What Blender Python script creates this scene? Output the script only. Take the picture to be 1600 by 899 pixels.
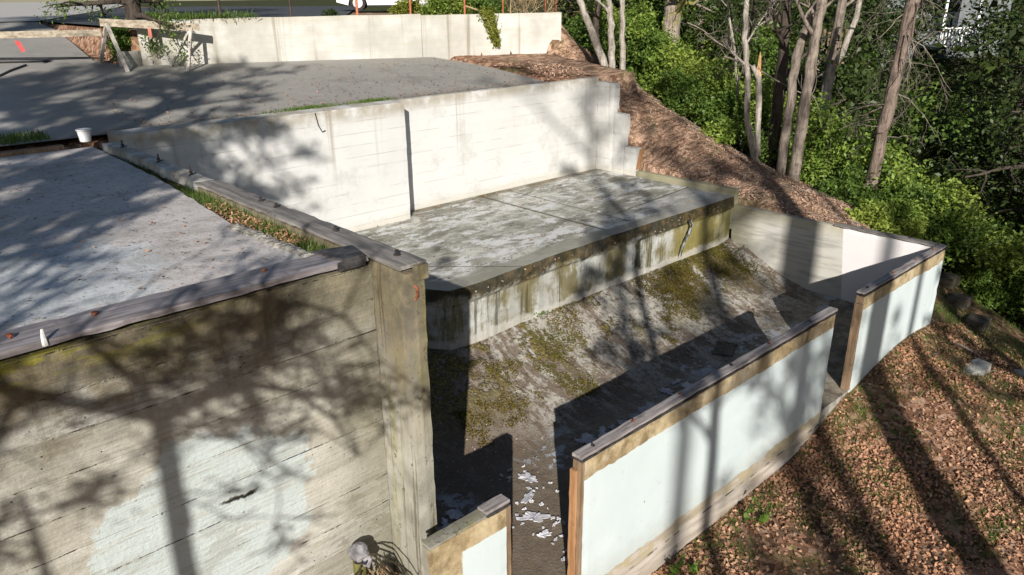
import bpy, bmesh, math, random
import numpy as np
from mathutils import Vector, Matrix, noise as mnoise

for o in list(bpy.data.objects):
    bpy.data.objects.remove(o)
scene = bpy.context.scene
COL = scene.collection
S = 2.1            # one drawing unit is 2.1 m; the eye is the drawing origin, 7 m above datum
ZO = 7.0
def W(x, y, z): return (x * S, y * S, z * S + ZO)

# ------------------------------------------------------------------ camera, sky, sun, exposure
AZ = math.radians(47.18); PITCH = math.radians(21.08); ROLL = math.radians(0.459)
def cam_axes():
    right = Vector((1, 0, 0)); fwd = Vector((0, math.cos(PITCH), -math.sin(PITCH))); down = fwd.cross(right)
    c, s = math.cos(ROLL), math.sin(ROLL)
    r2 = c * right + s * down; d2 = -s * right + c * down
    bx = Vector((math.sin(AZ), math.cos(AZ), 0)); by = Vector((-math.cos(AZ), math.sin(AZ), 0)); bz = Vector((0, 0, 1))
    t = lambda v: Vector((v.dot(bx), v.dot(by), v.dot(bz)))
    return t(r2), t(-d2), t(-fwd)
cd = bpy.data.cameras.new('camera'); cam = bpy.data.objects.new('camera', cd); COL.objects.link(cam)
R_, U_, B_ = cam_axes()
cam.matrix_world = Matrix(((R_.x, U_.x, B_.x, 0), (R_.y, U_.y, B_.y, 0), (R_.z, U_.z, B_.z, ZO), (0, 0, 0, 1)))
cd.sensor_width = 36; cd.lens = 1194 / 1600 * 36; cd.clip_start = 0.05; cd.clip_end = 2000
scene.camera = cam

SUN_EL = math.radians(23.7)
SA = math.radians(46.8)                      # heading the light travels, from +X towards +Y
HV = 1 / math.tan(SUN_EL)
SDX, SDY = HV * math.cos(SA), HV * math.sin(SA)   # travel per unit of drop
w = bpy.data.worlds.new('World'); scene.world = w; w.use_nodes = True
nt = w.node_tree; nt.nodes.clear()
sky = nt.nodes.new('ShaderNodeTexSky'); sky.sky_type = 'NISHITA'; sky.sun_disc = False
sky.sun_elevation = SUN_EL; sky.sun_rotation = math.atan2(-math.cos(SA), -math.sin(SA))
sky.altitude = 100; sky.air_density = 1.0; sky.dust_density = 0.6
bg = nt.nodes.new('ShaderNodeBackground'); bg.inputs[1].default_value = 0.05
wo = nt.nodes.new('ShaderNodeOutputWorld')
nt.links.new(sky.outputs[0], bg.inputs[0]); nt.links.new(bg.outputs[0], wo.inputs[0])
sl = bpy.data.lights.new('sun', 'SUN'); sl.energy = 5.0; sl.angle = math.radians(0.42); sl.color = (1.0, 0.945, 0.86)
so = bpy.data.objects.new('sun', sl); COL.objects.link(so)
so.rotation_euler = Vector((SDX, SDY, -1)).to_track_quat('-Z', 'Y').to_euler()
scene.view_settings.view_transform = 'Standard'; scene.view_settings.look = 'None'
scene.view_settings.exposure = 0.45; scene.view_settings.gamma = 1.0
scene.render.engine = 'CYCLES'
scene.cycles.max_bounces = 5; scene.cycles.transparent_max_bounces = 4

# ------------------------------------------------------------------ node helper
class NT:
    def __init__(s, name, rough=0.85, spec=0.3):
        s.m = bpy.data.materials.new(name); s.m.use_nodes = True
        s.t = s.m.node_tree; s.t.nodes.clear()
        s.out = s.n('ShaderNodeOutputMaterial'); s.b = s.n('ShaderNodeBsdfPrincipled')
        s.l(s.b.outputs[0], s.out.inputs[0])
        s.b.inputs['Roughness'].default_value = rough
        s.b.inputs['Specular IOR Level'].default_value = spec
        g = s.n('ShaderNodeNewGeometry'); s.geo = g
        v = s.n('ShaderNodeVectorMath'); v.operation = 'SUBTRACT'; s.l(g.outputs['Position'], v.inputs[0]); v.inputs[1].default_value = (0, 0, ZO)
        v2 = s.n('ShaderNodeVectorMath'); v2.operation = 'SCALE'; s.l(v.outputs[0], v2.inputs[0]); v2.inputs['Scale'].default_value = 1 / S
        s.P = v2.outputs[0]
        sp = s.n('ShaderNodeSeparateXYZ'); s.l(s.P, sp.inputs[0]); s.x, s.y, s.z = sp.outputs
    def n(s, k): return s.t.nodes.new(k)
    def l(s, a, b): s.t.links.new(a, b)
    def put(s, v, inp):
        if hasattr(v, 'is_output') or isinstance(v, bpy.types.NodeSocket): s.l(v, inp)
        elif isinstance(v, (tuple, list)): inp.default_value = tuple(v) + ((1,) if len(v) == 3 and len(inp.default_value) == 4 else ())
        else: inp.default_value = v
    def math(s, op, a, b=0.0, c=0.0, clamp=False):
        k = s.n('ShaderNodeMath'); k.operation = op; k.use_clamp = clamp
        s.put(a, k.inputs[0]); s.put(b, k.inputs[1]); s.put(c, k.inputs[2]); return k.outputs[0]
    def add(s, a, b): return s.math('ADD', a, b)
    def sub(s, a, b): return s.math('SUBTRACT', a, b)
    def mul(s, a, b): return s.math('MULTIPLY', a, b)
    def mx(s, a, b): return s.math('MAXIMUM', a, b)
    def mn(s, a, b): return s.math('MINIMUM', a, b)
    def st(s, v, lo, hi, a=0.0, b=1.0):
        k = s.n('ShaderNodeMapRange'); k.interpolation_type = 'SMOOTHSTEP'
        s.put(v, k.inputs[0]); s.put(lo, k.inputs[1]); s.put(hi, k.inputs[2]); k.inputs[3].default_value = a; k.inputs[4].default_value = b
        return k.outputs[0]
    def vec(s, x, y, z):
        k = s.n('ShaderNodeCombineXYZ'); s.put(x, k.inputs[0]); s.put(y, k.inputs[1]); s.put(z, k.inputs[2]); return k.outputs[0]
    def sv(s, sx, sy, sz, off=0.0):
        k = s.n('ShaderNodeVectorMath'); k.operation = 'MULTIPLY_ADD'; s.l(s.P, k.inputs[0]); k.inputs[1].default_value = (sx, sy, sz); k.inputs[2].default_value = (off, off * .7, off * .3)
        return k.outputs[0]
    def noise(s, scale, detail=4, rough=0.6, vec=None, dist=0.0, off=0.0):
        k = s.n('ShaderNodeTexNoise'); k.inputs['Scale'].default_value = scale; k.inputs['Detail'].default_value = detail
        k.inputs['Roughness'].default_value = rough; k.inputs['Distortion'].default_value = dist
        s.l(vec if vec is not None else (s.sv(1, 1, 1, off) if off else s.P), k.inputs['Vector']); return k.outputs[0]
    def vor(s, scale, vec=None, feat='F1', out=0, rnd=1.0):
        k = s.n('ShaderNodeTexVoronoi'); k.feature = feat; k.inputs['Scale'].default_value = scale; k.inputs['Randomness'].default_value = rnd
        s.l(vec if vec is not None else s.P, k.inputs['Vector']); return k.outputs[out]
    def wn(s, v):
        k = s.n('ShaderNodeTexWhiteNoise'); k.noise_dimensions = '1D'; s.put(v, k.inputs['W']); return k.outputs[0]
    def mix(s, f, a, b):
        k = s.n('ShaderNodeMix'); k.data_type = 'RGBA'; s.put(f, k.inputs[0]); s.put(a, k.inputs[6]); s.put(b, k.inputs[7]); return k.outputs[2]
    def val(s, c, v):
        k = s.n('ShaderNodeVectorMath'); k.operation = 'SCALE'; s.put(c, k.inputs[0]); s.put(v, k.inputs['Scale']); return k.outputs[0]
    def ramp(s, f, stops):
        k = s.n('ShaderNodeValToRGB'); s.put(f, k.inputs[0]); e = k.color_ramp.elements
        while len(e) < len(stops): e.new(0.5)
        for q, (p, c) in zip(e, stops): q.position = p; q.color = tuple(c) + (1,)
        return k.outputs[0]
    def fin(s, col, height=None, strength=0.5, dist=0.02, rough=None):
        s.put(col, s.b.inputs['Base Color'])
        if rough is not None: s.put(rough, s.b.inputs['Roughness'])
        if height is not None:
            k = s.n('ShaderNodeBump'); k.inputs['Strength'].default_value = strength; k.inputs['Distance'].default_value = dist
            s.l(height, k.inputs['Height']); s.l(k.outputs[0], s.b.inputs['Normal'])
        return s.m

def board_lines(n, h, zoff, width=0.035, wob=0.01):
    """joint mask, board tone, in-board coordinate for horizontally boarded concrete"""
    zz = n.add(n.sub(n.z, zoff), n.mul(n.sub(n.noise(3.0, 2, 0.5, n.sv(1, 1, .3)), .5), wob))
    t = n.math('DIVIDE', zz, h)
    fr = n.math('FRACT', t); fl = n.math('FLOOR', t)
    e = n.math('ABSOLUTE', n.sub(fr, 0.5))
    line = n.st(e, 0.5 - width, 0.5)
    tone = n.wn(n.add(fl, 7.3))
    return line, tone, fl

# ---- materials
def m_leftwall():
    n = NT('board_formed_concrete', .9)
    line, tone, fl = board_lines(n, .146, -1.055, .022, .008)
    wood = n.noise(1.0, 7, .72, n.sv(4, 4, 60))
    grain = n.noise(1.0, 5, .7, n.sv(1.6, 1.6, 14), off=0)
    big = n.noise(1.7, 5, .65); mid = n.noise(7, 6, .7); fine = n.noise(60, 4, .7); blot = n.noise(3.4, 6, .72, n.sv(1, 1, 1.8, 5))
    base = n.mix(n.st(big, .25, .6), (.29, .28, .24), (.56, .555, .52))
    base = n.mix(n.mul(n.st(grain, .46, .66), .6), base, n.mix(mid, (.19, .18, .145), (.38, .365, .315)))
    base = n.mix(n.mul(n.st(wood, .47, .62), .6), base, (.20, .185, .15))
    base = n.mix(n.mul(n.st(blot, .50, .60), .75), base, (.68, .67, .625))
    base = n.mix(n.mul(n.st(blot, .47, .36), .75), base, (.15, .14, .11))
    base = n.mix(n.mul(n.mx(n.sub(tone, .4), 0.0), 1.1), base, (.24, .22, .17))
    top = n.st(n.add(n.z, n.mul(n.sub(n.noise(2.2, 6, .75, n.sv(1.6, 1, .7)), .5), .55)), -1.50, -1.12)
    base = n.mix(n.mul(top, .93), base, n.mix(n.st(mid, .38, .7), (.045, .037, .022), (.19, .155, .09)))
    drip = n.mul(n.st(n.noise(1.0, 6, .75, n.sv(10, 10, .9)), .52, .68), n.st(n.z, -1.8, -1.1))
    base = n.mix(n.mul(drip, .6), base, (.08, .065, .035))
    moss = n.mul(n.st(n.noise(3.0, 6, .75, n.sv(1, 1, 3)), .48, .60), n.st(n.z, -1.17, -1.07))
    moss = n.mul(moss, n.st(n.x, 1.15, .5))
    base = n.mix(moss, base, n.mix(mid, (.10, .09, .015), (.26, .24, .04)))
    en = n.st(n.add(n.x, n.mul(n.sub(big, .5), .7)), 1.05, 1.60)
    base = n.mix(n.mul(en, .65), base, n.mix(mid, (.10, .095, .06), (.30, .28, .21)))
    ex = n.math('DIVIDE', n.sub(n.x, .80), .40); ez = n.math('DIVIDE', n.sub(n.z, -1.93), .38)
    r = n.math('SQRT', n.add(n.mul(ex, ex), n.mul(ez, ez)))
    r = n.add(r, n.mul(n.sub(n.noise(2.6, 7, .7), .5), 1.5))
    pm = n.st(r, 1.02, .97)
    base = n.mix(n.mul(n.st(r, 1.8, 1.2), .35), base, (.56, .54, .47))
    base = n.mix(n.mul(pm, n.mul(n.st(mid, .2, .45, .5, .9), n.st(wood, .66, .5, .35, 1.0))), base, n.mix(mid, (.42, .49, .50), (.56, .62, .61)))
    base = n.mix(n.mul(n.mul(pm, n.st(blot, .46, .38)), .6), base, (.36, .38, .35))
    pits = n.st(n.vor(24, n.sv(1, 1, 1.4)), .11, .04)
    pits = n.mul(pits, n.st(n.noise(5, 3, .6), .5, .62))
    base = n.mix(n.mul(pits, .9), base, (.05, .045, .035))
    jn = n.st(n.noise(1.0, 5, .75, n.sv(3, 3, 12)), .40, .62)
    crack = n.mul(line, n.st(n.noise(1.0, 6, .8, n.sv(4, 4, 7, 3)), .53, .60))
    base = n.mix(n.mul(n.mul(line, jn), .45), base, (.16, .14, .10))
    base = n.mix(n.mul(crack, .9), base, (.04, .035, .025))
    fins = n.mul(line, n.st(n.noise(1.0, 6, .8, n.sv(2.5, 2.5, 7, 9)), .52, .60))
    base = n.mix(n.mul(fins, .6), base, (.56, .52, .42))
    gash = n.mul(n.st(n.math('ABSOLUTE', n.add(n.add(n.z, n.mul(n.sub(n.noise(9, 6, .8), .5), .07)), 1.86)), .012, .004), n.mul(n.st(n.x, .84, .88), n.st(n.x, 1.02, .98)))
    base = n.mix(gash, base, (.02, .018, .015))
    h = n.add(n.mul(wood, .5), n.add(n.mul(fine, .25), n.add(n.mul(fins, .5), n.add(n.mul(crack, -1.0), n.add(n.mul(n.mx(pits, gash), -1.0), n.add(n.mul(tone, .3), n.mul(mid, .3)))))))
    return n.fin(base, h, .85, .04)

def m_fin():
    n = NT('mossy_streaked_concrete', .9)
    big = n.noise(2.5, 4, .6); mid = n.noise(9, 5, .7); fine = n.noise(70, 4, .7)
    st = n.noise(1.0, 5, .65, n.sv(22, 22, 1.6))
    base = n.mix(n.st(big,.3,.7), (.19, .182, .15), (.42, .41, .36))
    base = n.mix(n.mul(n.st(st, .45, .7), .6), base, (.20, .18, .09))
    base = n.mix(n.mul(n.st(n.noise(1.0, 4, .6, n.sv(14, 14, 1.2), off=4), .52, .68), .6), base, (.30, .30, .10))
    base = n.mix(n.mul(n.st(n.add(n.z, n.mul(n.sub(mid, .5), .5)), -2.0, -1.15), .8), base, n.mix(n.st(mid, .3, .65), (.045, .035, .018), (.20, .16, .09)))
    base = n.mix(n.mul(n.st(n.noise(3.2, 6, .75, n.sv(1, 1, .6, 3)), .48, .60), .6), base, n.mix(mid, (.10, .09, .05), (.24, .21, .14)))
    base = n.mix(n.mul(n.st(n.noise(1.0, 6, .75, n.sv(30, 30, 1.0, 8)), .54, .62), .7), base, (.07, .055, .03))
    base = n.mix(n.mul(n.st(n.noise(26, 4, .7), .60, .66), .7), base, (.07, .06, .05))
    return n.fin(base, n.add(n.mul(mid, .6), n.mul(fine, .4)), .5, .02)

def m_white():
    n = NT('whitewashed_concrete', .85)
    line, tone, fl = board_lines(n, .109, -1.09, .035, .004)
    big = n.noise(1.3, 4, .6); mid = n.noise(6, 5, .6); fine = n.noise(60, 3, .7)
    base = n.mix(big, (.52, .52, .51), (.70, .70, .69))
    base = n.mix(n.mul(tone, .16), base, (.52, .51, .49))
    base = n.mix(n.mul(n.st(n.noise(1., 5, .7, n.sv(2, 2, 22)), .5, .7), .22), base, (.46, .45, .43))
    vx = n.mul(n.st(n.noise(1.0, 3, .6, n.sv(7, 7, .22)), .58, .70), n.st(n.add(n.z, n.mul(n.sub(n.noise(1., 2, .5, n.sv(7, 7, 0), off=3), .5), 1.1)), -1.75, -1.0))
    base = n.mix(n.mul(vx, .75), base, (.30, .26, .19))
    base = n.mix(n.mul(n.st(n.noise(2.2, 6, .75, off=8), .50, .64), .35), base, (.38, .37, .35))
    base = n.mix(n.mul(n.st(n.z, -1.13, -1.0), n.mul(n.st(mid, .3, .6), .7)), base, (.27, .23, .16))
    base = n.mix(n.mul(n.st(n.add(n.z, n.mul(n.sub(mid, .5), .15)), -2.0, -2.12), .5), base, (.50, .46, .37))
    dirtR = n.mul(n.st(n.x, 5.9, 7.4), .35)
    base = n.mix(n.mul(dirtR, n.st(mid, .35, .65)), base, (.40, .39, .35))
    lm = n.mul(line, n.st(n.noise(2, 3, .6, n.sv(1.4, 1.4, 6), off=2), .42, .62))
    base = n.mix(n.mul(lm, .6), base, (.30, .28, .25))
    rustp = n.st(n.vor(3.2, n.sv(1, 1, 1.6)), .018, .008)
    base = n.mix(n.mul(rustp, .8), base, (.25, .13, .05))
    return n.fin(base, n.add(n.mul(lm, -1), n.add(n.mul(fine, .2), n.mul(tone, .3))), .35, .02)

def m_backwall():
    n = NT('cream_concrete', .9)
    line, tone, fl = board_lines(n, .075, -.9, .05, .004)
    big = n.noise(1.6, 4, .6); mid = n.noise(8, 5, .6)
    base = n.mix(n.st(big, .3, .7), (.42, .41, .375), (.62, .61, .575))
    base = n.mix(n.mul(n.st(n.noise(1., 5, .7, n.sv(1.5, 1.5, 14)), .48, .7), .35), base, (.42, .39, .32))
    s = n.st(n.noise(1.0, 4, .6, n.sv(6.5, 6.5, .15)), .54, .66)
    base = n.mix(n.mul(s, .65), base, (.22, .19, .13))
    base = n.mix(n.mul(n.st(n.z, -.33, -.25), n.mul(mid, .5)), base, (.38, .33, .2))
    base = n.mix(n.mul(n.st(n.x, 4.6, 3.2), n.mul(n.st(mid, .4, .6), .5)), base, (.33, .30, .22))
    return n.fin(base, n.add(n.mul(mid, .5), n.mul(line, -.4)), .4, .02)

def m_deck():
    n = NT('weathered_deck_concrete', .75, .3)
    big = n.noise(1.1, 4, .6); mid = n.noise(5, 6, .7); fine = n.noise(55, 4, .7)
    base = n.mix(big, (.46, .425, .405), (.64, .605, .59))
    base = n.mix(n.mul(n.st(n.noise(1., 6, .7, n.sv(1.2, 3.2, 1)), .46, .66), .6), base, (.29, .265, .245))
    base = n.mix(n.mul(n.st(mid, .55, .75), .5), base, (.64, .62, .62))
    rr = n.math('SQRT', n.add(n.math('POWER', n.math('DIVIDE', n.sub(n.x, .55), .55), 2.0), n.math('POWER', n.math('DIVIDE', n.sub(n.y, 3.35), .6), 2.0)))
    base = n.mix(n.mul(n.st(n.add(rr, n.mul(n.sub(mid, .5), 1.2)), 1.0, .7), .6), base, (.56, .62, .66))
    base = n.mix(n.mul(n.st(n.noise(2.6, 7, .8, off=5), .50, .60), .45), base, n.mix(mid, (.20, .18, .165), (.34, .31, .29)))
    base = n.mix(n.mul(n.st(n.noise(14, 6, .8, off=7), .54, .64), .5), base, (.22, .20, .185))
    base = n.mix(n.mul(n.st(n.noise(90, 3, .7), .56, .68), .45), base, (.14, .125, .115))
    base = n.mix(n.mul(n.st(n.noise(30, 4, .7), .60, .66), .75), base, (.10, .085, .075))
    cr = n.st(n.vor(.55, n.sv(1, 1, 1, 3), 'DISTANCE_TO_EDGE'), .006, .002)
    return n.fin(base, n.add(n.mul(fine, .5), n.mul(mid, .5)), .6, .02, n.st(mid, .3, .7, .6, .85))

def m_asphalt():
    n = NT('old_asphalt', .85, .3)
    big = n.noise(.9, 5, .6); mid = n.noise(6, 5, .7); fine = n.noise(120, 3, .8)
    base = n.mix(big, (.22, .212, .195), (.34, .325, .30))
    base = n.mix(n.mul(n.st(mid, .5, .7), .4), base, (.40, .375, .34))
    base = n.mix(n.mul(n.st(fine, .4, .7), .4), base, (.50, .48, .43))
    base = n.mix(n.mul(n.st(n.noise(300, 2, .6), .5, .7), .5), base, (.12, .115, .10))
    base = n.mix(n.mul(n.st(n.noise(2.4, 6, .75, off=5), .52, .66), .45), base, (.17, .16, .14))
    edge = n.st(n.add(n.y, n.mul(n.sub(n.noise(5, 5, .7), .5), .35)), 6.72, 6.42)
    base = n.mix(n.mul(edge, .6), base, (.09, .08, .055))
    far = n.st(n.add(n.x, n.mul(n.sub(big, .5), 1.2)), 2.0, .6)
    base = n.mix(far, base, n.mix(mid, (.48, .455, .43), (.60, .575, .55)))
    cr = n.st(n.vor(.8, n.sv(1, 1, 1, 8), 'DISTANCE_TO_EDGE'), .012, .004)
    return n.fin(base, n.add(n.mul(fine, .6), n.mul(mid, .4)), .35, .012)

def m_slab():
    n = NT('mottled_slab_concrete', .85)
    big = n.noise(1.5, 5, .6); mid = n.noise(6, 6, .72, dist=.4); fine = n.noise(60, 4, .7)
    base = n.mix(n.st(big, .35, .65), (.25, .245, .205), (.54, .53, .48))
    gr = n.noise(1., 6, .72, n.sv(3.2, 7, 1), .5)
    base = n.mix(n.mul(n.st(gr, .42, .64), .75), base, (.13, .125, .10))
    base = n.mix(n.mul(n.st(n.noise(1., 7, .78, n.sv(2.2, 4.5, 1, 6)), .50, .57), .85), base, (.60, .605, .60))
    base = n.mix(n.mul(n.st(n.noise(9, 6, .75, off=2), .56, .62), .6), base, (.10, .095, .065))
    # smoother grey margin along the outer edges
    d = n.mn(n.sub(n.y, 4.36), n.add(n.mul(n.sub(n.x, 3.3), .9), n.mul(n.sub(n.y, 4.45), .5)))
    edge = n.st(n.add(d, n.mul(n.sub(mid, .5), .06)), .20, .15)
    base = n.mix(n.mul(edge, .85), base, n.mix(mid, (.20, .19, .155), (.29, .28, .235)))
    rt = n.mn(n.st(n.add(n.y, n.mul(n.sub(n.x, 6.3), -.12)), 4.87, 4.83), n.st(n.x, 6.28, 6.33))
    base = n.mix(n.mul(rt, .55), base, n.mix(mid, (.17, .165, .15), (.42, .42, .42)))
    # open joints
    def joint(v, c, wd=.008): return n.st(n.math('ABSOLUTE', n.add(n.sub(v, c), n.mul(n.sub(n.noise(6, 4, .6), .5), .02))), wd * 1.8, wd * .6)
    j = n.mx(n.mul(joint(n.x, 5.42, .015), n.st(n.y, 4.45, 4.6)), n.mul(joint(n.x, 5.83, .007), n.st(n.y, 4.5, 4.6)))
    j = n.mx(j, n.mul(joint(n.add(n.y, n.mul(n.sub(n.x, 7.4), -.1)), 4.98, .012), n.st(n.x, 5.9, 6.0)))
    j = n.mx(j, n.mul(joint(n.add(n.y, n.mul(n.sub(n.x, 3.75), 1.0)), 4.75, .008), n.st(n.x, 4.3, 4.1)))
    base = n.mix(n.mul(j, .8), base, (.07, .065, .045))
    base = n.mix(n.mul(n.st(n.add(n.y, n.mul(n.sub(mid, .5), .12)), 6.24, 6.33), .6), base, (.13, .11, .06))
    return n.fin(base, n.add(n.mul(fine, .3), n.add(n.mul(mid, .5), n.mul(j, -1))), .4, .02)

def m_slabwall():
    n = NT('mossy_wall_concrete', .9)
    big = n.noise(2.2, 4, .6); mid = n.noise(9, 5, .7); fine = n.noise(60, 4, .7)
    base = n.mix(n.st(big,.3,.7), (.26, .25, .21), (.50, .51, .49))
    base = n.mix(n.mul(n.st(n.noise(1., 6, .75, n.sv(3, 3, 12)), .48, .66), .5), base, (.19, .18, .15))
    v1 = n.st(n.add(n.mul(n.noise(1.0, 5, .7, n.sv(2.6, 2.6, .5)), .7), n.mul(n.noise(5, 5, .7), .3)), .46, .56)
    base = n.mix(n.mul(v1, .85), base, n.mix(mid, (.075, .06, .018), (.21, .17, .06)))
    v2 = n.st(n.add(n.mul(n.noise(1.0, 5, .7, n.sv(2.1, 2.1, .3, 5)), .75), n.mul(n.noise(7, 5, .7), .25)), .55, .62)
    base = n.mix(n.mul(v2, .92), base, (.028, .024, .010))
    base = n.mix(n.mul(n.st(n.noise(1.0, 5, .75, n.sv(9, 9, .5, 2)), .55, .62), .75), base, (.05, .045, .02))
    rg = n.st(n.x, 6.1, 6.6)
    base = n.mix(n.mul(rg, .65), base, n.mix(mid, (.14, .12, .02), (.34, .29, .09)))
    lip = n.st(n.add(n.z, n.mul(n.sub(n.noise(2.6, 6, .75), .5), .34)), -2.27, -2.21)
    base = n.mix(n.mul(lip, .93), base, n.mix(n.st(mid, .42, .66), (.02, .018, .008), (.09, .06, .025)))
    spk = n.mul(lip, n.st(n.vor(26), .2, .12))
    base = n.mix(n.mul(spk, n.st(n.noise(3, 3, .6, off=3), .60, .68)), base, (.30, .24, .18))
    ft = n.st(n.add(n.z, n.mul(n.sub(n.noise(4, 5, .7), .5), .22)), -2.56, -2.6)
    base = n.mix(n.mul(ft, .7), base, (.48, .46, .42))
    return n.fin(base, n.add(n.mul(mid, .7), n.mul(fine, .4)), .7, .03)

def m_pit():
    n = NT('dirty_pit_concrete', .9)
    big = n.noise(2.0, 5, .62); mid = n.noise(8, 6, .72); fine = n.noise(50, 5, .75)
    diag = n.noise(1.0, 5, .7, n.sv(7, 1.6, 1), .4)
    pale = n.mix(big, (.26, .24, .205), (.50, .48, .43))
    dirt = n.mix(fine, (.085, .062, .045), (.21, .16, .12))
    dm = n.st(n.add(n.mul(diag, .55), n.add(n.mul(mid, .35), n.mul(n.noise(1.2, 3, .6, off=3), .22))), .53, .60)
    base = n.mix(n.mul(dm, .9), pale, dirt)
    base = n.mix(n.mul(n.st(n.noise(22, 5, .8), .50, .58), .7), base, (.085, .065, .05))
    # more dirt low and at the left end
    lo = n.st(n.add(n.y, n.mul(n.sub(mid, .5), .7)), 3.55, 3.1)
    base = n.mix(n.mul(lo, .8), base, n.mix(n.st(mid, .35, .65), (.11, .09, .065), (.36, .32, .24)))
    lx = n.mul(n.st(n.add(n.x, n.mul(n.sub(big, .5), 1.0)), 3.9, 3.2), .75)
    base = n.mix(lx, base, dirt)
    # moss under the wall
    up = n.st(n.y, 3.55, 4.1)
    mm = n.mul(n.st(n.add(n.mul(n.noise(1.7, 5, .65, off=1), .7), n.mul(n.noise(12, 4, .7), .3)), .48, .53), up)
    base = n.mix(n.mul(mm, .92), base, n.mix(n.st(n.noise(40, 3, .7), .35, .65), (.035, .03, .008), (.19, .15, .03)))
    # flaking pale paint left on the floor
    fl = n.st(n.math('ABSOLUTE', n.sub(n.y, n.add(3.20, n.mul(n.sub(big, .5), .2)))), .26, .12)
    pc = n.mul(n.st(n.noise(5, 6, .78, off=7), .53, .55), fl)
    pc = n.mul(pc, n.st(n.noise(1.1, 2, .5, off=2), .42, .5))
    base = n.mix(n.mul(pc, .9), base, (.42, .45, .50))
    cr = n.st(n.vor(1.1, n.sv(1, 1.3, 1, 2), 'DISTANCE_TO_EDGE'), .012, .004)
    hh = n.add(n.mul(fine, .5), n.add(n.mul(mid, .5), n.mul(mm, 1.2)))
    return n.fin(base, hh, .8, .04)

def m_poolwall():
    n = NT('streaked_pool_wall', .85)
    big = n.noise(1.8, 4, .6); mid = n.noise(8, 5, .7); fine = n.noise(60, 4, .7)
    hb = n.noise(1.0, 6, .7, n.sv(2, 2, 20))
    base = n.mix(big, (.42, .40, .34), (.60, .60, .575))
    base = n.mix(n.mul(n.st(hb, .46, .66), .6), base, (.24, .23, .21))
    base = n.mix(n.mul(n.st(n.z, -2.4, -2.22), n.mul(mid, .8)), base, (.30, .25, .12))
    base = n.mix(n.mul(n.st(n.y, 3.9, 4.35), .6), base, (.16, .15, .07))
    pm = n.st(n.add(n.y, n.mul(n.sub(n.z, -2.2), -.12)), 3.135, 3.12)
    paint = n.mix(mid, (.66, .63, .63), (.74, .71, .71))
    paint = n.mix(n.mul(n.st(n.z, -2.93, -3.02), .5), paint, (.35, .34, .33))
    base = n.mix(pm, base, paint)
    return n.fin(base, n.add(n.mul(fine, .3), n.mul(hb, .4)), .35, .02)

def m_panel():
    n = NT('painted_panel_wall', .8)
    big = n.noise(1.5, 4, .6); mid = n.noise(9, 5, .7); fine = n.noise(70, 4, .7)
    rag = n.add(n.mul(n.sub(n.noise(1.6, 4, .7, off=3), .5), .10), n.mul(n.sub(n.noise(16, 3, .7), .5), .02))
    tan = n.mix(n.st(mid, .3, .7), (.26, .19, .10), (.50, .41, .26))
    tan = n.mix(n.mul(n.st(n.noise(5, 6, .75, off=4), .50, .64), .65), tan, (.13, .095, .05))
    tan = n.mix(n.mul(n.st(n.noise(3, 5, .7, off=9), .54, .66), .5), tan, (.46, .42, .33))
    tan = n.mix(n.mul(n.st(n.noise(1., 4, .7, n.sv(18, 18, 1.2)), .5, .7), .5), tan, (.22, .16, .08))
    low = n.mix(n.st(n.noise(1., 5, .7, n.sv(2, 2, 16)), .35, .65), (.32, .27, .21), (.54, .49, .44))
    low = n.mix(n.mul(n.st(n.add(n.z, rag), -3.20, -3.14), n.st(mid, .4, .6)), low, (.40, .34, .22))
    ln = n.st(n.math('ABSOLUTE', n.add(n.add(n.z, 3.185), n.mul(rag, .3))), .010, .003)
    low = n.mix(n.mul(ln, n.st(n.noise(6, 3, .6), .45, .55)), low, (.05, .045, .04))
    paint = n.mix(n.noise(4, 4, .6), (.47, .55, .57), (.60, .665, .67))
    paint = n.mix(n.mul(n.st(n.noise(1., 4, .6, n.sv(3, 3, .6)), .5, .75), .25), paint, (.52, .56, .55))
    paint = n.mix(n.mul(n.st(n.noise(1.0, 5, .7, n.sv(9, 9, .8)), .58, .76), .16), paint, (.36, .36, .32))
    paint = n.mix(n.mul(n.st(n.add(n.z, n.mul(n.sub(mid, .5), .3)), -2.9, -3.1), .35), paint, (.38, .37, .32))
    paint = n.mix(n.mul(n.st(n.noise(11, 6, .8), .60, .68), .35), paint, (.40, .40, .36))
    pits = n.st(n.vor(7, n.sv(1, 1, .7)), .05, .02)
    paint = n.mix(pits, paint, (.2, .2, .2))
    up = n.mx(n.st(n.add(n.z, rag), -2.352, -2.345), n.st(n.add(n.x, n.mul(rag, .6)), 1.715, 1.70))
    dn = n.st(n.add(n.z, n.mul(rag, 1.3)), -3.075, -3.083)
    col = n.mix(up, paint, tan); col = n.mix(dn, col, low)
    nm = n.st(n.y, 2.20, 2.215)      # the inner faces are bare dirty concrete
    col = n.mix(nm, col, n.mix(mid, (.16, .15, .12), (.32, .30, .25)))
    return n.fin(col, n.add(n.mul(fine, .3), n.add(n.mul(mid, .3), n.mul(n.mx(up, dn), -.5))), .35, .015)

def m_wood(name, a, b, ax='x', rough=.8, bump=.4):
    n = NT(name, rough)
    sc = {'x': (3, 40, 40), 'y': (40, 3, 40), 'z': (40, 40, 3)}[ax]
    g = n.noise(1.0, 5, .7, n.sv(*sc)); k = n.noise(9, 4, .6)
    col = n.mix(n.st(g, .3, .7), a, b)
    col = n.mix(n.mul(n.st(k, .55, .7), .5), col, tuple(v * .45 for v in a))
    return n.fin(col, n.add(g, n.mul(k, .3)), bump, .008)

def m_plain(name, a, b, scale=8, rough=.8, spec=.3, bump=.3, metal=0, dist=.01):
    n = NT(name, rough, spec); f = n.noise(scale, 5, .7)
    n.b.inputs['Metallic'].default_value = metal
    return n.fin(n.mix(n.st(f, .35, .65), a, b), f, bump, dist)

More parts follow.
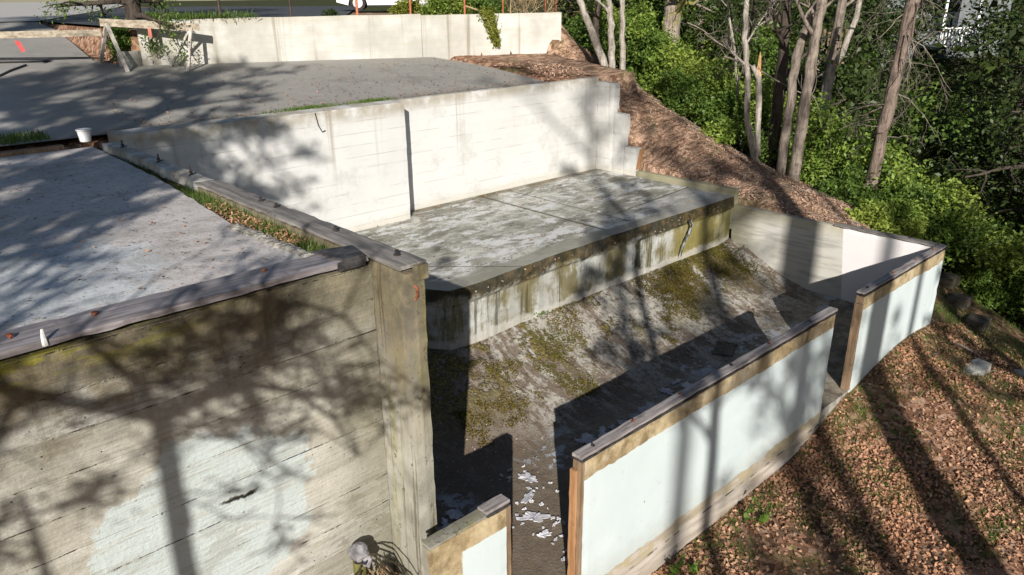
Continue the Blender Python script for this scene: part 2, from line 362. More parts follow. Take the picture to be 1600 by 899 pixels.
def m_leaf(name, a, b, c=None, trans=.35, rough=.5, spec=.35):
    n = NT(name, rough, spec)
    r = n.geo.outputs['Random Per Island']
    f = n.noise(.9, 3, .6)
    col = n.mix(r, a, b)
    if c: col = n.mix(n.st(f, .42, .62), col, c)
    col = n.mix(n.mul(n.noise(14, 2, .5), .25), col, tuple(v * .5 for v in a))
    n.put(col, n.b.inputs['Base Color'])
    if trans > 0:
        tr = n.n('ShaderNodeBsdfTranslucent'); n.put(col, tr.inputs[0])
        ms = n.n('ShaderNodeMixShader'); ms.inputs[0].default_value = trans
        n.l(n.b.outputs[0], ms.inputs[1]); n.l(tr.outputs[0], ms.inputs[2]); n.l(ms.outputs[0], n.out.inputs[0])
    return n.m

def m_bark(name, a, b, moss=None, sc=1.0):
    n = NT(name, .9)
    g = n.noise(1.0, 6, .75, n.sv(26 * sc, 26 * sc, 4 * sc)); k = n.noise(5, 4, .6)
    p = n.st(n.noise(1.0, 3, .6, n.sv(6, 6, 12)), .5, .6)
    col = n.mix(n.st(g, .35, .65), a, b)
    col = n.mix(n.mul(p, .3), col, tuple(min(1, v * 1.35) for v in b))
    if moss: col = n.mix(n.mul(n.st(k, .47, .6), .8), col, moss)
    return n.fin(col, n.add(g, n.mul(k, .3)), 1.0, .06)

def m_ground():
    n = NT('leafy_earth', .95, .1)
    big = n.noise(.7, 4, .6); mid = n.noise(5, 6, .7); fine = n.noise(34, 5, .75)
    lf = n.vor(24, None, 'F1', 1)
    sp = n.n('ShaderNodeSeparateColor'); n.l(lf, sp.inputs[0])
    earth = n.mix(fine, (.045, .032, .022), (.15, .105, .07))
    leaves = n.ramp(sp.outputs[0], [(0, (.09, .045, .028)), (.35, (.23, .115, .07)), (.7, (.42, .24, .155)), (1, (.56, .38, .27))])
    col = n.mix(n.mul(n.st(n.add(n.mul(mid, .6), n.mul(big, .4)), .38, .5), .8), earth, leaves)
    # dry straw bank right of the steps
    bank = n.mul(n.st(n.y, 2.5, 3.2), n.st(n.x, 7.0, 7.4))
    straw = n.noise(1.0, 6, .75, n.sv(5, 24, 8), .8)
    sc = n.mix(n.st(straw, .42, .60), (.12, .07, .045), (.62, .42, .30))
    col = n.mix(n.mul(bank, .8), col, sc)
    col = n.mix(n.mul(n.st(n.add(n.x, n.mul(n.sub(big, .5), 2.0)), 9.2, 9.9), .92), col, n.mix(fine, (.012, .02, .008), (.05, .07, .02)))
    # green flush
    gm = n.st(n.noise(1.7, 5, .65, off=4), .54, .64)
    col = n.mix(n.mul(gm, .5), col, n.mix(fine, (.03, .045, .012), (.12, .15, .035)))
    return n.fin(col, n.add(n.mul(fine, .7), n.mul(mid, .6)), .9, .05)

def m_street():
    n = NT('pale_street', .8)
    mid = n.noise(3, 5, .7); col = n.mix(mid, (.40, .385, .36), (.50, .48, .45))
    return n.fin(col, mid, .2, .02)

MAT = {}
def mat(k):
    if k not in MAT: MAT[k] = MK[k]()
    return MAT[k]
MK = dict(
    leftwall=m_leftwall, fin=m_fin, white=m_white, backwall=m_backwall, deck=m_deck, asphalt=m_asphalt, slab=m_slab,
    slabwall=m_slabwall, pit=m_pit, poolwall=m_poolwall, panel=m_panel, ground=m_ground, street=m_street, roadm=lambda: m_plain('shade_toned_asphalt', (.045, .048, .055), (.075, .078, .085), 12, .8),  # road asphalt darkened: the tree shade over it is put into its colour
    capx=lambda: m_wood('grey_weathered_plank', (.15, .13, .125), (.40, .365, .36), 'x'),
    capy=lambda: m_wood('grey_weathered_plank_across', (.10, .092, .085), (.27, .25, .235), 'y'),
    caplip=lambda: m_wood('wet_dark_membrane', (.13, .115, .115), (.31, .285, .30), 'x', .45),
    post=lambda: m_wood('bare_lumber_brown', (.15, .10, .06), (.31, .215, .14), 'z'),
    orange=lambda: m_wood('fresh_orange_board', (.28, .14, .065), (.46, .26, .13), 'z', .7),
    horse=lambda: m_wood('grey_sawhorse_lumber', (.20, .16, .11), (.46, .40, .32), 'x'),
    horseleg=lambda: m_wood('pale_leg_lumber', (.28, .25, .21), (.55, .52, .48), 'z'),
    tar=lambda: m_plain('black_tar_paper', (.02, .02, .022), (.07, .065, .065), 20, .6),
    rust=lambda: m_plain('rusty_steel', (.10, .03, .015), (.30, .10, .05), 20, .7, .4, .3),
    orangepost=lambda: m_plain('red_primed_steel', (.34, .09, .045), (.50, .17, .09), 14, .6),
    darkpost=lambda: m_plain('dark_steel_post', (.03, .02, .018), (.07, .05, .04), 14, .6),
    steel=lambda: m_plain('dark_bolt_steel', (.03, .028, .03), (.12, .10, .10), 30, .5, .5, .2, .6),
    bucket=lambda: m_plain('white_plastic', (.74, .74, .72), (.80, .80, .79), 5, .4),
    chip=lambda: m_plain('flaked_paint', (.36, .36, .40), (.60, .60, .63), 9, .7),
    hose=lambda: m_plain('black_hose_rubber', (.012, .012, .014), (.03, .03, .035), 9, .4),
    strap=lambda: m_plain('grey_nylon_strap', (.08, .09, .12), (.32, .36, .44), 24, .5),
    rag=lambda: m_plain('grey_plastic_rag', (.10, .097, .10), (.30, .29, .31), 9, .6, .3, .6, 0, .03),
    stone=lambda: m_plain('grey_stone', (.15, .14, .12), (.36, .34, .31), 9, .9, .2, .6, 0, .03),
    chunk=lambda: m_plain('broken_concrete', (.26, .25, .22), (.46, .45, .42), 9, .9, .2, .5, 0, .03),
    gravel=lambda: m_plain('rough_broken_mortar', (.17, .16, .14), (.42, .40, .36), 22, .95, .2, 1.0, 0, .05),
    soil=lambda: m_plain('dark_mossy_soil', (.03, .025, .012), (.11, .09, .045), 18, .95, .1, 1.0, 0, .05),
    darkstep=lambda: m_plain('dark_brown_step', (.05, .045, .035), (.14, .12, .09), 9, .9, .2, .6, 0, .03),  # plain dark brown shared by the garden steps and the loose board
    red=lambda: m_plain('red_tape', (.55, .04, .04), (.65, .08, .08), 4, .6),
    pink=lambda: m_plain('pink_tape', (.62, .20, .16), (.72, .34, .28), 4, .6),
    carpaint=lambda: m_plain('white_car_paint', (.78, .78, .78), (.80, .80, .80), 4, .25, .5, 0),
    tyre=lambda: m_plain('tyre_rubber', (.015, .015, .016), (.03, .03, .03), 9, .8),
    rim=lambda: m_plain('alloy_rim', (.45, .46, .48), (.60, .60, .62), 9, .3, .5, 0, .8),
    glass=lambda: m_plain('dark_window_glass', (.02, .025, .03), (.03, .035, .04), 3, .08, .6, 0),
    siding=lambda: m_plain('grey_siding', (.12, .135, .14), (.18, .195, .20), 6, .8),
    whitepaint=lambda: m_plain('white_trim_paint', (.75, .76, .76), (.80, .80, .80), 6, .6),
    roof=lambda: m_plain('grey_roof', (.20, .21, .23), (.30, .31, .33), 9, .8),
    leaf_l=lambda: m_leaf('bright_laurel_leaf', (.12, .20, .03), (.30, .42, .08), (.34, .42, .08)),
    leaf_m=lambda: m_leaf('mid_green_leaf', (.06, .12, .022), (.19, .29, .055), (.14, .22, .04)),
    leaf_d=lambda: m_leaf('dark_evergreen_leaf', (.02, .038, .010), (.07, .10, .022), (.045, .07, .018), .15),
    leaf_b=lambda: m_leaf('brownish_cedar_leaf', (.05, .055, .02), (.12, .10, .04), (.06, .07, .02), .2),
    leaf_y=lambda: m_leaf('yellow_green_leaf', (.18, .22, .03), (.32, .34, .06), None, .4),
    litter=lambda: m_leaf('fallen_brown_leaf', (.15, .07, .04), (.66, .40, .26), (.46, .25, .15), 0, .8, .15),
    litter2=lambda: m_leaf('dry_straw', (.26, .15, .10), (.68, .48, .35), None, 0, .8, .15),
    grass=lambda: m_leaf('green_grass_blade', (.05, .10, .015), (.17, .25, .05), (.10, .15, .03), .3),
    weed=lambda: m_leaf('bright_weed_leaf', (.08, .16, .02), (.22, .32, .06), None, .35),
    debris=lambda: m_leaf('pale_debris', (.11, .07, .045), (.46, .38, .31), None, 0, .8, .2),
    mosst=lambda: m_leaf('yellow_moss', (.05, .04, .008), (.19, .145, .03), (.11, .10, .02), 0, .9, .1),
    bark_p=lambda: m_bark('pale_alder_bark', (.18, .155, .13), (.44, .40, .35)),
    bark_g=lambda: m_bark('grey_brown_bark', (.10, .08, .065), (.30, .25, .21)),
    bark_r=lambda: m_bark('reddish_shaggy_bark', (.09, .068, .056), (.26, .20, .165)),
    bark_d=lambda: m_bark('dark_bark', (.03, .024, .02), (.09, .07, .055)),
    bark_m=lambda: m_bark('mossy_maple_bark', (.17, .13, .10), (.38, .32, .26), (.20, .21, .03)),
    heart=lambda: m_bark('splintered_heartwood', (.42, .22, .10), (.68, .46, .26)),
    twig=lambda: m_bark('pale_dead_twig', (.13, .105, .085), (.30, .26, .22)),
    thorn=lambda: m_bark('dark_bramble_stem', (.02, .016, .012), (.06, .05, .03)),
    straw=lambda: m_bark('dry_stalk', (.22, .15, .08), (.45, .33, .19)),
)

# ------------------------------------------------------------------ geometry helper
class G:
    """collects shapes in drawing units, makes one mesh object"""
    def __init__(s): s.v = []; s.f = []; s.n = 0; s.big = []
    def raw(s, vs, fs):
        s.v.extend([tuple(p) for p in vs]); s.f.extend([tuple(i + s.n for i in f) for f in fs]); s.n += len(vs); return s
    def box(s, x0, x1, y0, y1, z0, z1):
        vs = [(x, y, z) for x in (x0, x1) for y in (y0, y1) for z in (z0, z1)]
        return s.raw(vs, [(0, 1, 3, 2), (4, 6, 7, 5), (0, 4, 5, 1), (2, 3, 7, 6), (0, 2, 6, 4), (1, 5, 7, 3)])
    def rbox(s, x0, x1, y0, y1, z0, z1, cell=.05, chip=.006, seed=0, sag=0.0):
        """box with a fine grid and slightly worn, uneven arrises"""
        L = (x1 - x0, y1 - y0, z1 - z0); N = [max(1, min(160, int(round(l / cell)))) for l in L]
        idx = {}; vs = []; fs = []
        def V(i, j, k):
            key = (i, j, k)
            if key in idx: return idx[key]
            p = [x0 + L[0] * i / N[0], y0 + L[1] * j / N[1], z0 + L[2] * k / N[2]]
            e = [(i == 0) - (i == N[0]), (j == 0) - (j == N[1]), (k == 0) - (k == N[2])]
            ne = sum(1 for q in e if q)
            q = Vector((p[0] * 9 + seed, p[1] * 9, p[2] * 9))
            if ne >= 2:
                a = chip * (.35 + 1.3 * abs(mnoise.noise(q)) + 2.2 * max(0, mnoise.noise(q * 2.7) - .28))
                for c in range(3): p[c] += e[c] * a
            elif ne == 1:
                a = chip * .5 * mnoise.noise(q * .5)
                for c in range(3): p[c] += e[c] * a
            p[2] += sag * mnoise.noise(Vector((p[0] * 1.3, p[1] * 1.3, seed)))
            idx[key] = len(vs); vs.append(p); return idx[key]
        for i in range(N[0]):
            for j in range(N[1]):
                fs.append((V(i, j, 0), V(i, j + 1, 0), V(i + 1, j + 1, 0), V(i + 1, j, 0)))
                fs.append((V(i, j, N[2]), V(i + 1, j, N[2]), V(i + 1, j + 1, N[2]), V(i, j + 1, N[2])))
        for i in range(N[0]):
            for k in range(N[2]):
                fs.append((V(i, 0, k), V(i + 1, 0, k), V(i + 1, 0, k + 1), V(i, 0, k + 1)))
                fs.append((V(i, N[1], k), V(i, N[1], k + 1), V(i + 1, N[1], k + 1), V(i + 1, N[1], k)))
        for j in range(N[1]):
            for k in range(N[2]):
                fs.append((V(0, j, k), V(0, j, k + 1), V(0, j + 1, k + 1), V(0, j + 1, k)))
                fs.append((V(N[0], j, k), V(N[0], j + 1, k), V(N[0], j + 1, k + 1), V(N[0], j, k + 1)))
        return s.raw(vs, fs)
    def prism(s, poly, z0, z1):
        n = len(poly); z0f = z0 if callable(z0) else (lambda x, y: z0); z1f = z1 if callable(z1) else (lambda x, y: z1)
        vs = [(x, y, z0f(x, y)) for x, y in poly] + [(x, y, z1f(x, y)) for x, y in poly]
        fs = [tuple(range(n))[::-1], tuple(range(n, 2 * n))] + [(i, (i + 1) % n, n + (i + 1) % n, n + i) for i in range(n)]
        return s.raw(vs, fs)
    def tube(s, pts, rad, k=8, cap=True):
        P = [Vector(p) for p in pts]; n = len(P); vs = []; fs = []
        if not hasattr(rad, '__len__'): rad = [rad] * n
        ref = Vector((.31, .17, .93)); last = None
        for i in range(n):
            d = (P[min(i + 1, n - 1)] - P[max(i - 1, 0)])
            if d.length < 1e-9: d = Vector((0, 0, 1))
            d.normalize()
            a = last - d * last.dot(d) if last is not None else ref.cross(d)
            if a.length < 1e-5: a = Vector((1, 0, 0)).cross(d)
            a.normalize(); last = a; b = d.cross(a)
            for j in range(k):
                t = 2 * math.pi * j / k
                vs.append(P[i] + (a * math.cos(t) + b * math.sin(t)) * rad[i])
        for i in range(n - 1):
            for j in range(k):
                fs.append((i * k + j, i * k + (j + 1) % k, (i + 1) * k + (j + 1) % k, (i + 1) * k + j))
        if cap: fs.append(tuple(range(k))[::-1]); fs.append(tuple(range((n - 1) * k, n * k)))
        return s.raw(vs, fs)
    def cyl(s, c, r, h, k=12, r2=None):
        return s.tube([c, (c[0], c[1], c[2] + h)], [r, r if r2 is None else r2], k)
    def blob(s, c, r, seed=0, sx=1, sy=1, sz=1, amp=.35, sub=2):
        bm = bmesh.new(); bmesh.ops.create_icosphere(bm, subdivisions=sub, radius=1)
        vs = []
        for v in bm.verts:
            q = v.co.copy(); a = 1 + amp * mnoise.noise(q * 1.6 + Vector((seed, seed * .3, 0)))
            vs.append((c[0] + q.x * a * r * sx, c[1] + q.y * a * r * sy, c[2] + q.z * a * r * sz))
        fs = [tuple(v.index for v in f.verts) for f in bm.faces]; bm.free()
        return s.raw(vs, fs)
    def quads(s, arr):
        """arr: (N,4,3) numpy array of separate quads"""
        s.big.append(np.asarray(arr, dtype=np.float64)); return s
    def make(s, name, m, parent=None, loc=None, smooth=False):
        me = bpy.data.meshes.new(name)
        v = np.array(s.v, dtype=np.float64).reshape(-1, 3)
        if s.big:
            q = np.concatenate(s.big); nq = len(q); off = len(v)
            v = np.concatenate([v, q.reshape(-1, 3)])
        v = v * S; v[:, 2] += ZO
        if parent is not None: base = np.array(parent_world(parent))
        elif loc is not None: base = np.array(W(*loc))
        else:
            mn = v.min(0); mxx = v.max(0); base = np.array([(mn[0] + mxx[0]) / 2, (mn[1] + mxx[1]) / 2, mn[2]])
        v = v - base
        if s.big and not s.f:
            me.vertices.add(len(v)); me.vertices.foreach_set('co', v.ravel())
            me.loops.add(nq * 4); me.loops.foreach_set('vertex_index', np.arange(nq * 4, dtype=np.int32))
            me.polygons.add(nq); me.polygons.foreach_set('loop_start', np.arange(0, nq * 4, 4, dtype=np.int32))
            me.update(calc_edges=True)
        else:
            f = list(s.f)
            if s.big: f += [tuple(off + 4 * i + j for j in range(4)) for i in range(nq)]
            me.from_pydata(v.tolist(), [], f); me.update()
        if isinstance(m, str): m = mat(m)
        me.materials.append(m)
        if smooth: me.polygons.foreach_set('use_smooth', [True] * len(me.polygons))
        o = bpy.data.objects.new(name, me); COL.objects.link(o)
        if parent is not None: o.parent = parent; WORLD[o.name] = WORLD[parent.name]
        else: o.location = base; WORLD[o.name] = tuple(base)
        return o
WORLD = {}
def parent_world(p): return WORLD[p.name]
def tag(o, label=None, cat=None, group=None, kind=None):
    if label: o['label'] = label
    if cat: o['category'] = cat
    if group: o['group'] = group
    if kind: o['kind'] = kind
    return o
def empty(name, loc, label=None, cat=None, group=None):
    o = bpy.data.objects.new(name, None); COL.objects.link(o); o.empty_display_size = .2
    o.location = W(*loc); WORLD[o.name] = W(*loc); return tag(o, label, cat, group)

def leafq(C, size, rng, up=.35, asp=.55, fold=.25):
    """(N,3) centres -> (N,4,3) folded leaf quads"""
    N = len(C); nrm = rng.normal(size=(N, 3)); nrm[:, 2] = np.abs(nrm[:, 2]) + up
    nrm /= np.linalg.norm(nrm, axis=1)[:, None]
    t = rng.normal(size=(N, 3)); t -= nrm * (t * nrm).sum(1)[:, None]; t /= np.linalg.norm(t, axis=1)[:, None] + 1e-9
    b = np.cross(nrm, t)
    sz = (size * rng.uniform(.6, 1.3, N))[:, None]
    q = np.stack([C - t * sz, C + b * sz * asp + nrm * sz * fold, C + t * sz, C - b * sz * asp + nrm * sz * fold], 1)
    return q
def bladeq(C, h, rng, wid=.006, lean=.5):
    N = len(C); a = rng.uniform(0, 2 * np.pi, N); hh = h * rng.uniform(.5, 1.2, N)
    d = np.stack([np.cos(a), np.sin(a), np.zeros(N)], 1); sdir = np.stack([-np.sin(a), np.cos(a), np.zeros(N)], 1)
    l = rng.uniform(0, lean, N)
    tip = C + d * (hh * l)[:, None] + np.array([0, 0, 1.]) * (hh * np.sqrt(np.maximum(.1, 1 - l * l)))[:, None]
    mid = C + d * (hh * l * .3)[:, None] + np.array([0, 0, 1.]) * (hh * .55)[:, None]
    w_ = wid * rng.uniform(.6, 1.3, N)[:, None]
    return np.stack([C - sdir * w_ * .6, C + sdir * w_ * .6, mid * .35 + tip * .65 + sdir * w_ * .4, tip], 1)

# ------------------------------------------------------------------ terrain
def RY(y): return -1 + .1 * (y - 6.33)
CP = [(-8, 2.3, -3.7), (-3, 2.3, -3.6), (0, 2.3, -3.5), (1.0, 2.4, -3.45), (2.4, 2.1, -3.42), (3, 2.1, -3.40), (4, 2.1, -3.375), (4.9, 2.1, -3.34), (5.8, 2.1, -3.13), (7.4, 2.1, -3.05), (3, .5, -3.46), (5, .5, -3.47),
 (6.5, 1.2, -3.27), (1, 0, -3.6), (-4, -3, -4.1), (-8, -10, -4.8), (-20, -20, -5.5), (5, -6, -4.5), (-20, 3, -4.3), (10, -10, -5.2),
 (8.0, 2.2, -3.14), (8.6, 2.5, -3.18), (9.5, 2.5, -3.3), (8.5, 1, -3.6), (7.3, .2, -3.6), (9.5, 0, -4.0),
 (7.55, 6.45, -1.06), (7.55, 6.1, -1.4), (7.55, 5.75, -1.93), (7.55, 5, -2.06), (7.55, 4.4, -2.17), (7.55, 3.6, -2.27), (7.55, 2.9, -2.4), (7.6, 2.3, -2.9),
 (8.3, 7.2, -1.06), (8.3, 6, -1.5), (8.3, 5, -2.0), (8.3, 4, -2.2), (8.3, 3, -2.6), (9, 7.5, -1.05), (9, 6.3, -1.6), (9, 5.1, -2.05), (9, 4.6, -2.2), (9, 3.6, -2.45), (9, 2.9, -2.95),
 (9.8, 7, -1.7), (10.5, 8, -1.7), (10.5, 6, -2.6), (10.5, 4, -3.2), (10.5, 2, -3.9), (12, 9, -2.4), (12, 5, -3.8), (12, 1, -4.6),
 (15, 8, -3.5), (15, 3, -4.5), (18, 10, -2.5), (22, 12, -1.4), (30, 20, -.35), (30, 0, -1.2), (22, 0, -2.6), (21.5, 7, -1.9), (45, 20, 0.1), (45, -5, -.4), (15, -10, -4.8), (30, -20, -3),
 (6.7, 6.45, -.985), (7.4, 6.45, -1.0), (6.7, 7.5, -.86), (7.5, 7.5, -.90), (8.4, 7.9, -.84), (9.2, 8.6, -.8), (6.7, 8.3, -.78), (10, 10, -.7), (10, 12, -.42), (14, 16, -.45), (12, 13, -.5),
 (1.0, 6.5, -.975), (-3, 6.5, -.98), (-8, 6.5, -1.0), (3, 7, -.99), (5, 7, -.99), (3, 8.6, -.82), (0, 9, -.78), (5.5, 8.4, -.85), (2.5, 10, -.70), (0, 11, -.55), (-6, 10, -.7), (3, 9.6, -.62),
 (4.5, 9.6, -.33), (6.5, 9.2, -.33), (8.2, 8.9, -.36), (5, 11, -.32), (3, 13, -.33), (0, 14, -.34), (8, 12, -.33), (-10, 16, -.34), (8, 20, -.33), (20, 30, -.33), (0, 40, -.33), (30, 45, -.33), (-30, 30, -.33)]
for _x in np.arange(2.9, 8.6, .35):
    _y = float(np.interp(_x, [2.98, 3.9, 4.92, 6.30, 7.4, 8.45], [9.16, 8.97, 8.77, 8.50, 8.25, 8.03]))
    CP.append((_x, _y - .10, RY(_y - .10) - (.02 if _x > 6.5 else .06))); CP.append((_x, _y + .14, -.345))
CP = [c for c in CP if not (c[0] == 6.7 and c[1] > 8) and c[:2] not in ((5.5, 8.4), (3, 8.6), (8.4, 7.9), (3, 9.6))]
CPa = np.array(CP); _xy = CPa[:, :2]; _z = CPa[:, 2]
_D = np.sqrt(((_xy[:, None] - _xy[None]) ** 2).sum(-1) + .01)
_A = np.zeros((len(CP) + 3,) * 2); _A[:-3, :-3] = _D; _A[:-3, -3] = 1; _A[:-3, -2:] = _xy; _A[-3, :-3] = 1; _A[-2:, :-3] = _xy.T
_A[:-3, :-3] += np.eye(len(CP)) * -1e-3
_w = np.linalg.solve(_A, np.concatenate([_z, [0, 0, 0]]))
def TZ(x, y):
    x = np.asarray(x, float); y = np.asarray(y, float); shp = x.shape; p = np.stack([x.ravel(), y.ravel()], 1)
    d = np.sqrt(((p[:, None] - _xy[None]) ** 2).sum(-1) + .01)
    return (d @ _w[:-3] + _w[-3] + p @ _w[-2:]).reshape(shp)
def fnoise(x, y, s, seed=0.0):
    return np.array([mnoise.fractal(Vector((a * s + seed, b * s, seed)), 1.0, 2.0, 4) for a, b in zip(np.ravel(x), np.ravel(y))]).reshape(np.shape(x))

def axis(segs):
    out = []
    for a, b, st in segs: out += list(np.arange(a, b - 1e-6, st))
    out.append(segs[-1][1]); return np.array(out)
gx = axis([(-40, -12, 4), (-12, -2, 1), (-2, 1.6, .2), (1.6, 7.44, .0973), (7.44, 7.5, .06), (7.5, 11, .1), (11, 16, .25), (16, 30, 1), (30, 60, 5)])
gy = axis([(-40, -12, 4), (-12, -1, 1), (-1, 2.21, .1), (2.21, 2.25, .04), (2.25, 2.62, .05), (2.62, 2.70, .04), (2.7, 6.38, .0968), (6.38, 6.46, .04), (6.46, 7.8, .12), (7.8, 9.4, .05), (9.4, 10, .12), (10, 16, .5), (16, 60, 4)])
X_, Y_ = np.meshgrid(gx, gy, indexing='ij'); Z_ = TZ(X_, Y_)
rough_ = fnoise(X_, Y_, 2.3) * .035
rough_[(X_ < 6.6) & (Y_ > 6.3)] = 0
near_edge = np.clip(np.minimum(1, np.abs(Y_ - 2.2) / .3), .15, 1); Z_ = Z_ + rough_ * near_edge
pit = (X_ > 1.66) & (X_ < 7.45) & (Y_ > 2.23) & (Y_ < 6.42)
dk = (X_ <= 1.66) & (Y_ > 2.66) & (Y_ < 6.42)
Z_[pit] = -3.75; Z_[dk] = -3.75
TA = (X_ < 6.75) & (Y_ >= 6.42) & (Y_ < 8.9) & (X_ > -40)
Z_[TA] = np.minimum(Z_[TA], RY(Y_[TA]) - .03)
bwy = np.interp(X_, [2.98, 3.9, 4.92, 6.30, 7.4, 8.45], [9.16, 8.97, 8.77, 8.50, 8.25, 8.03])
inw = (X_ > 2.9) & (X_ < 8.45)
fr_ = inw & (Y_ > 6.42) & (Y_ < bwy + .06); Z_[fr_ & (X_ < 6.75)] = (RY(Y_) - .05)[fr_ & (X_ < 6.75)]
k_ = fr_ & (X_ >= 6.75) & (X_ < 8.2); Z_[k_] = (RY(Y_) + .006 + rough_ * .35)[k_]
k_ = inw & (Y_ >= bwy + .06) & (Y_ < 13); Z_[k_] = -.345 + rough_[k_] * .3
k_ = (X_ < 2.9) & (Y_ > 6.42) & (Y_ < 13.2); Z_[k_] = (RY(Y_) - .06)[k_]
k_ = (Y_ >= 9.6) & (Y_ > .9 * X_ + .5) & (X_ >= 2.9) | (Y_ >= 13.2) & (X_ < 2.9) | (Y_ >= 13.2) & (Y_ > 1.05 * X_ + 3); Z_[k_] = -.36 + rough_[k_] * .2
g = G(); nx, ny = len(gx), len(gy)
g.raw(np.stack([X_, Y_, Z_], -1).reshape(-1, 3), [(i * ny + j, (i + 1) * ny + j, (i + 1) * ny + j + 1, i * ny + j + 1) for i in range(nx - 1) for j in range(ny - 1)])
tag(g.make('ground', 'ground', smooth=True), 'earth bank and clearing covered with brown fallen leaves', None, None, 'structure')

# upper terrace pavement and driveway
g = G()
edge = [(6.62, 6.42), (6.63, 6.9), (6.66, 7.4), (6.60, 7.9), (6.45, 8.35), (6.40, 8.72)]
ys = [6.40, 6.9, 7.4, 7.9, 8.35, 8.75]
bt = [(x, y) for x, y in edge]
poly = [(-25, 6.47)] + [(1.45, 6.47), (1.62, 6.41)] + bt + [(4.9, 8.80), (3.0, 9.18), (2.6, 9.5), (2.9, 12), (2.9, 13), (-25, 13)]
g2 = G(); rows = np.concatenate([[6.44], np.linspace(6.6, 13, 24)])
def xr(y):
    if y < 8.72: return float(np.interp(y, [p[1] for p in edge], [p[0] for p in edge]))
    return float(np.interp(y, [8.72, 8.9, 9.2, 9.5, 12, 13], [6.4, 4.6, 2.95, 2.6, 2.9, 2.9]))
vs = []; fs = []; NX = 40
for i, yy in enumerate(rows):
    a = -25 if yy > 6.5 else 1.62
    for j in range(NX):
        t = (j / (NX - 1)); x = a + (xr(yy) - a) * (1 - (1 - t) ** 2)
        vs.append((x, yy, RY(yy) + .004 * mnoise.noise(Vector((x * 2, yy * 2, 0)))))
for i in range(len(rows) - 1):
    for j in range(NX - 1): fs.append((i * NX + j, i * NX + j + 1, (i + 1) * NX + j + 1, (i + 1) * NX + j))
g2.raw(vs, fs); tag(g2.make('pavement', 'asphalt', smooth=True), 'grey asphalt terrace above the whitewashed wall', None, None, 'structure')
g = G(); g.raw([(-30, 13.002, -.322), (2.9, 13.002, -.322), (7.6, 25, -.322), (20, 60, -.322), (-30, 60, -.322)], [(0, 1, 2, 3, 4)])
tag(g.make('driveway', 'street'), 'pale street beyond the terrace at the top left', None, None, 'structure')
g = G(); g.raw([(2.95, 9.32, -.325), (5.1, 8.86, -.325), (7.6, 12.4, -.325), (13, 20.5, -.325), (10.5, 26, -.325), (7.6, 24.9, -.325), (2.95, 13.0, -.325)], [(0, 1, 2, 3, 4, 5, 6)])
tag(g.make('road', 'roadm'), 'asphalt road behind the back wall, coloured dark for tree shade', None, None, 'structure')

# ------------------------------------------------------------------ concrete structure
# front retaining wall of the deck
rw = empty('retaining_wall', (.2, 2.65, -3.5), 'tall stained board-formed wall with a pale blue paint patch holding up the deck', 'wall')
g = G().rbox(-3.2, 1.615, 2.60, 2.74, -3.75, -1.045, .045, .004, 3); g.make('wall', 'leftwall', rw)
g = G().rbox(-3.2, 1.60, 2.588, 2.765, -1.030, -1.0, .05, .006, 5); cp = g.make('coping_board', 'caplip', rw)
g = G(); rs = random.Random(5)
for x in (.33, .58, 1.19):
    g.blob((x, 2.66 + rs.uniform(-.03, .05), -.992), .013, x * 9, 1, 1, .7, .5, 1)
g.make('bolt', 'rust', rw)
g = G().tube([(.405, 2.594, -1.02), (.403, 2.588, -.985), (.405, 2.592, -.965)], [.010, .007, .004], 6); g.make('bracket', 'bucket', rw)
g = G()
pts = [(1.47, 2.578), (1.57, 2.578), (1.60, 2.72), (1.44, 2.77)]
g.prism(pts, -.9985, -.990)
g.prism([(1.44, 2.574), (1.57, 2.574), (1.57, 2.583), (1.45, 2.583)], -1.035, -.9985)
g.make('membrane_flap', 'tar', rw)

# deck slab
dk_ = empty('deck_slab', (-.6, 4.5, -1.3), 'broad grey concrete deck dappled with branch shadows', 'deck')
g = G(); vs = []; fs = []; xs = np.linspace(-3.2, 1, 60)
ysd = np.linspace(2.742, 6.28, 60)
def dx1(y): return float(np.interp(y, [2.74, 2.85, 3.45, 3.5, 3.8, 4.9, 6.3], [1.45, 1.46, 1.40, 1.44, 1.47, 1.555, 1.59])) + .012 * mnoise.noise(Vector((y * 9, 3, 0)))
for i, yy in enumerate(ysd):
    for j in range(60):
        t = j / 59; x = -3.2 + (dx1(yy) + 3.2) * (1 - (1 - t) ** 1.6)
        vs.append((x, yy, -1.040 + .004 * mnoise.noise(Vector((x * 1.2, yy * 1.2, 2))) + (.0 if j < 59 else -.004)))
for i in range(59):
    for j in range(59): fs.append((i * 60 + j, i * 60 + j + 1, (i + 1) * 60 + j + 1, (i + 1) * 60 + j))
b0 = len(vs)
for i, yy in enumerate(ysd): vs.append((dx1(yy), yy, -1.16))
for i in range(59): fs.append((i * 60 + 59, b0 + i, b0 + i + 1, (i + 1) * 60 + 59))
g.raw(vs, fs); g.make('slab', 'deck', dk_, smooth=False)
g = G().rbox(-3.2, 1.40, 6.285, 6.36, -1.2, -1.005, .06, .006, 8); g.make('edge_beam', 'post', dk_)
# strip of rough mortar along the deck edge
g = G(); r = random.Random(2)
for i in range(26):
    t = i / 25; y = 3.5 - t * .72; x = 1.43 + .035 * t + .01 * mnoise.noise(Vector((y * 5, 0, 0)))
    g.blob((x, y, -1.045), .035 + .008 * r.random(), i, .9, 1.0, .45, .7, 2)
g.make('rubble_edge', 'gravel', dk_)
